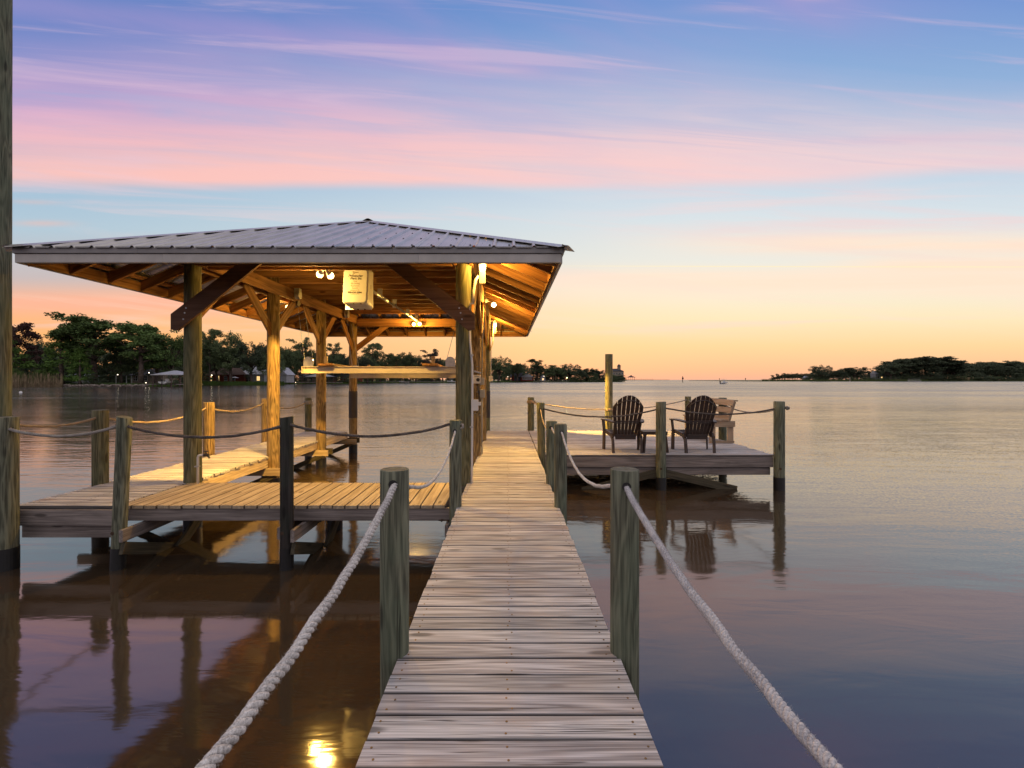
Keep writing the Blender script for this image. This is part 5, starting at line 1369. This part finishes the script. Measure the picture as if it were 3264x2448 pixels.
house('low_house', 'dim low house above the lift beam left of the motor boats', 985, 285, 12, 8, 3.0, 1.8, 'gable', 'wall_beige', 'shingle', [(-2, 1.8, 1.6, 1.6, 0), (2, 1.8, 1.6, 1.6, 0)])
fh = house('far_house', 'far house with white gable and wide porch windows', 1680, 412, 11, 9, 3.6, 4.2, 'gable_front', 'brick', 'shingle', [(q * 1.7, 2.2, 1.2, 1.8, 0) for q in range(-2, 3)])
mb = MB(); x_, y_ = P(1648, 414); mb.add([(x_ - 6, y_ - 1, 4.6), (x_ + 8, y_ - 1, 4.6), (x_ + 8, y_ + 9, 4.6), (x_ - 6, y_ + 9, 4.6), (x_ - 6, y_ + 4, 8.4), (x_ + 8, y_ + 4, 8.4)], [(0, 1, 5, 4), (2, 3, 4, 5), (0, 4, 3), (1, 2, 5)])
mb.box((x_ + 1, y_ + 4, 2.7), (12, 8, 3.7)); mb.build('wing', M['shingle'], fh)
mb = MB(); mb.box((x_ - 3.5, y_ - .8, 5.2), (1.6, 1.0, 7.6)); mb.build('chimney', M['brick'], fh)
house('pale_cottage', 'small pale lit cottage right of the far white gabled house', 1731, 425, 4, 6, 3.5, 2.4, 'gable_front', 'wall_white', 'shingle', [(0, 1.8, 1.4, 1.8, 1)])
tw = house('tower_house', 'grey house with small roof turrets at the far end of the left bank', 1966, 505, 15, 10, 10.5, 3.0, 'hip', 'wall_beige', 'shingle', [(q * 3, r_, 1.6, 1.8, 0) for q in (-1, 0, 1, 2) for r_ in (4, 8)])
mb = MB(); x_, y_ = P(1975, 505); mb.box((x_, y_ + 3, 15), (3, 3, 4)); mb.build('turret', M['wall_beige'], tw)
mb = MB(); mb.add([(x_ - 2, y_ + 1, 17), (x_ + 2, y_ + 1, 17), (x_ + 2, y_ + 5, 17), (x_ - 2, y_ + 5, 17), (x_, y_ + 3, 19.5)], [(0, 1, 4), (1, 2, 4), (2, 3, 4), (3, 0, 4), (3, 2, 1, 0)]); mb.build('turret_roof', M['shingle'], tw)
house('white_roofed_house', 'white roofed house at the foot of the high pines on the right shore', 2808, 668, 15, 10, 9.5, 4.6, 'gable', 'wall_white', 'whiteroof', [(-4, 5, 2, 2.4, 0), (1, 5, 2, 2.4, 1), (4, 5, 2, 2.4, 0)], z0=0.7)
house('small_far_house', 'tiny pale house behind the marsh left of the standing tree', 2572, 790, 7, 6, 5, 3, 'gable_front', 'wall_white', 'whiteroof', z0=0.7)

# --- docks, boats
def small_boathouse(px, Y, w, d, h, rh, label, z0=0.0, boat=True, z_deck=1.0):
    x = P(px, Y)[0]; t = thing('dock_shelter', (x, Y, 0), label, 'boathouse')
    for sx in (-1, -.35, .35, 1):
        for sy in (0, 1):
            mb = MB(); mb.cyl((x + sx * (w / 2 - .5), Y + .5 + sy * (d - 1), -1), (x + sx * (w / 2 - .5), Y + .5 + sy * (d - 1), h), 0.14, n=8); mb.build('post', M['bark'], t)
    mb = MB(); k = min(w, d) / 2 * .98
    vs = [(x - w / 2, Y, h), (x + w / 2, Y, h), (x + w / 2, Y + d, h), (x - w / 2, Y + d, h), (x - w / 2 + k, Y + d / 2, h + rh), (x + w / 2 - k, Y + d / 2, h + rh)]
    mb.add(vs, [(0, 1, 5, 4), (1, 2, 5), (2, 3, 4, 5), (3, 0, 4), (3, 2, 1, 0)]); mb.build('roof', M['whiteroof'], t)
    mb = MB(); mb.box((x, Y + .1, h + .0), (w + .1, .12, .25)); mb.build('fascia', M['frame'], t)
    for sx in (-1, 1):
        mb = MB(); mb.box((x + sx * (w / 2 - .2), Y + d / 2, z_deck), (1.4, d + 2, .18)); mb.build('deck', M['joist'], t)
    return t
small_boathouse(528, 143, 9.4, 8.5, 3.75, 1.35, 'pale hip roofed dock shelter on the left bank', z_deck=.75)
def motor_boat(px, Y, z, L_, ang, label, outboard=True, console=True):
    x = P(px, Y)[0]; t = thing('motor_boat', (x, Y, z), label, 'boat'); Rm = Matrix.Rotation(ang, 3, 'Z')
    def T(p): return Rm @ Vector(p) + Vector((x, Y, z))
    mb = MB(); st = 9; vs = []
    for k in range(st + 1):
        s = k / st; yy_ = -L_ / 2 + L_ * s; w = 1.15 * (1 - max(0, s - .45) ** 2 * 2.9); w = max(w, .06); sh = .75 + .35 * s * s
        vs += [T((-w, yy_, sh)), T((-w * .85, yy_, .25 + .25 * s * s)), T((0, yy_, 0.0 + .4 * s ** 3)), T((w * .85, yy_, .25 + .25 * s * s)), T((w, yy_, sh)), T((w * .8, yy_, sh - .06)), T((-w * .8, yy_, sh - .06))]
    fs = [(7 * k + a, 7 * k + (a + 1) % 7, 7 * k + 7 + (a + 1) % 7, 7 * k + 7 + a) for k in range(st) for a in range(7)] + [tuple(range(7))[::-1], tuple(range(7 * st, 7 * st + 7))]
    mb.add(vs, fs); mb.build('hull', M['cloth'], t)
    if console:
        mb = MB(); mb.box(T((0, 0, 1.15)), (.9, .8, .9), Rm); mb.build('console', M['cloth'], t)
        mb = MB(); mb.box(T((0, -.1, 2.55)), (1.9, 1.8, .09), Rm); mb.build('canopy', M['cloth'], t)
        for sx in (-.8, .8):
            for sy in (-.6, .6):
                mb = MB(); mb.tube([T((sx, sy, .8)), T((sx * .9, sy, 2.52))], .035, 5); mb.build('canopy_pole', M['galv'], t)
    if outboard:
        mb = MB(); mb.box(T((0, -L_ / 2 - .3, 1.15)), (.42, .5, .6), Rm); mb.box(T((0, -L_ / 2 - .25, .5)), (.16, .3, .9), Rm); mb.build('outboard_motor', M['black'], t)
    return t
motor_boat(533, 146.5, 0.9, 6.5, R(14), 'white motor boat lifted under the pale dock shelter')
small_boathouse(1012, 246, 12.5, 8, 3.9, 1.5, 'low pale roofed dock shelter behind the third pile', z_deck=.8)
motor_boat(1288, 322, 0.2, 7.5, R(75), 'pale motor boat moored at the far docks in the middle', True, False)
motor_boat(1440, 330, 0.4, 8.0, R(65), 'white motor boat by the right front pile on the far shore', True, True)
motor_boat(2308, 245, 0.0, 4.6, R(-70), 'small motor boat alone on the open water', True, True)
t = motor_boat(2914, 560, 0.2, 15, R(88), 'long white pontoon boat off the right shore', False, False)
mb = MB(); x_, y_ = P(2914, 560); mb.box((x_, y_, 2.9), (13, 2.4, .15)); mb.build('canopy', M['cloth'], t)
for q in (-6, -2, 2, 6):
    mb = MB(); mb.box((x_ + q, y_, 1.9), (.1, .1, 2.0)); mb.build('canopy_pole', M['galv'], t)
def dockpier(px0, px1, Y0, Y1, zt, label, n, w=1.6, mat='joist', tall=1.2):
    a = Vector(P(px0, Y0) + (zt,)); b = Vector(P(px1, Y1) + (zt,))
    t = thing('far_dock', ((a.x + b.x) / 2, (a.y + b.y) / 2, 0), label, 'dock')
    mb = MB(); mb.bar(a, b, w, .25); mb.build('deck', M[mat], t)
    for k in range(n):
        p = a.lerp(b, (k + .5) / n)
        mb = MB(); mb.cyl((p.x, p.y - w / 2 - .15, -1), (p.x, p.y - w / 2 - .15, zt + tall * (0.6 + .4 * ((k * 7) % 3) / 2)), .13, n=7); mb.build('piling', M['bark'], t)
    return t
dockpier(472, 600, 148, 147, .75, 'low dock beside the pale dock shelter', 9)
dockpier(900, 1090, 238, 236, .8, 'long low dock with many pilings behind the lift beam', 16, mat='rock', tall=1.6)
dockpier(1085, 1180, 300, 300, .9, 'far dock left of the motor boats', 9, tall=1.6)
dockpier(1195, 1420, 316, 318, .9, 'far dock running behind the moored motor boats', 18, tall=1.9)
dockpier(1700, 1812, 412, 414, .9, 'far dock near the green light', 12, tall=2.2)
dockpier(1950, 1992, 470, 472, 1.3, 'short dock at the tip of the left bank', 6, tall=.8)
pr_ = dockpier(1995, 2082, 800, 830, 2.2, 'long pier with a gazebo reaching out at the horizon', 15, tall=2.6)
gx = P(2012, 800)[0]
g = thing('gazebo', (gx, 800, 0), 'dark roofed gazebo on the pier at the horizon', 'gazebo')
mb = MB(); mb.add([(gx - 7, 795, 6.2), (gx + 7, 795, 6.2), (gx + 7, 807, 6.2), (gx - 7, 807, 6.2), (gx - 2, 801, 8.6), (gx + 2, 801, 8.6)], [(0, 1, 5, 4), (1, 2, 5), (2, 3, 4, 5), (3, 0, 4), (3, 2, 1, 0)])
mb.add([(gx - 2, 799, 8.8), (gx + 2, 799, 8.8), (gx + 2, 803, 8.8), (gx - 2, 803, 8.8), (gx, 801, 10.4)], [(0, 1, 4), (1, 2, 4), (2, 3, 4), (3, 0, 4), (3, 2, 1, 0)]); mb.build('roof', M['shingle'], g)
for q in (-5, -1.7, 1.7, 5):
    mb = MB(); mb.box((gx + q, 797, 3.5), (.4, .4, 6)); mb.build('post', M['bark'], g)
mb = MB(); mb.box((gx, 801, 2.2), (14, 8, .4)); mb.build('deck', M['joist'], g)
dockpier(2425, 2450, 640, 640, 2.6, 'weathered duck blind dock at the tip of the right marsh', 5, tall=1.2)
def marker(px, Y, h, label, board=1.4):
    x = P(px, Y)[0]; t = thing('channel_marker', (x, Y, 0), label, 'channel marker')
    mb = MB(); mb.cyl((x, Y, -1), (x, Y, h), .22 * board, n=8); mb.build('pile', M['bark'], t)
    mb = MB(); mb.box((x, Y - .3, h * .72), (board, .1, board)); mb.build('board', M['black'], t)
    mb = MB(); mb.box((x, Y, h + .3), (.4, .4, .6)); mb.build('lamp', M['black'], t)
marker(2176, 420, 4.8, 'largest channel marker near the centre of the horizon', 1.5)
marker(2293, 900, 5.0, 'tiny channel marker left of the small boat')
marker(2376, 800, 5.0, 'tiny channel marker right of the small boat', 1.7)
x_ = P(2709, 603)[0]; t = thing('marsh_post', (x_, 603, 0), 'pale post standing on the edge of the right marsh', 'post')
mb = MB(); mb.box((x_, 603, 3.2), (1.4, .4, 5.2)); mb.build('post', M['wall_beige'], t)
x_ = P(2709, 470)[0]; mb = MB(); mb.ball((x_, 470, .3), .45, 8, 6); tag(mb.build('buoy', M['cloth'], world=(x_, 470, 0)), 'tiny white buoy off the right marsh', 'buoy')
x_ = P(66, 78)[0]; mb = MB(); mb.ball((x_, 78, .12), .2, 12, 8, (1, 1, .8)); mb.cyl((x_, 78, -.1), (x_, 78, .1), .2, n=12); tag(mb.build('buoy', M['cloth'], smooth=True, world=(x_, 78, 0)), 'white buoy floating off the left bank', 'buoy')
def lamp(px, py, Y, r, label, mat='lamp_white'):
    p = at(px, py, Y); t = thing('shore_lamp', (p.x, p.y, 0.5), label, 'lamp', 'lit lamps on the left bank')
    mb = MB(); mb.ball(p, r, 8, 6); mb.build('globe', M[mat], t)
    mb = MB(); mb.cyl((p.x, p.y + .05, 0.5), (p.x, p.y + .05, p.z - r), .07, n=6); mb.build('pole', M['bark'], t)
lamp(375, 1194, 168, .13, 'small lit lamp left of the beige house')
lamp(475, 1188, 174, .16, 'bright wall lamp on the beige house')
lamp(465, 1220, 149, .11, 'white dock lamp left of the pale dock shelter')
lamp(675, 1196, 205, .18, 'lit garden lamp left of the brick house')
lamp(902, 1219, 236, .12, 'leftmost white dock lamp right of the second pile')
lamp(942, 1219, 236, .12, 'white dock lamp under the lift beam')
lamp(1619, 1201, 405, .2, 'small pinkish lamp left of the far white gabled house')
lamp(1807, 1204, 415, .4, 'bright green dock light on the far bank', 'lamp_green')
lamp(1734, 1199, 422, .22, 'warm lamp beside the pale lit cottage')
# patio umbrella before the brick house
x_, y_ = P(749, 204); t = thing('patio_umbrella', (x_, y_, .9), 'small white patio umbrella before the brick house', 'umbrella')
mb = MB(); mb.cyl((x_, y_, 3.0), (x_, y_, 3.6), 1.7, .1, n=10); mb.build('canopy', M['cloth'], t)
mb = MB(); mb.cyl((x_, y_, .9), (x_, y_, 3.1), .05, n=6); mb.build('pole', M['galv'], t)
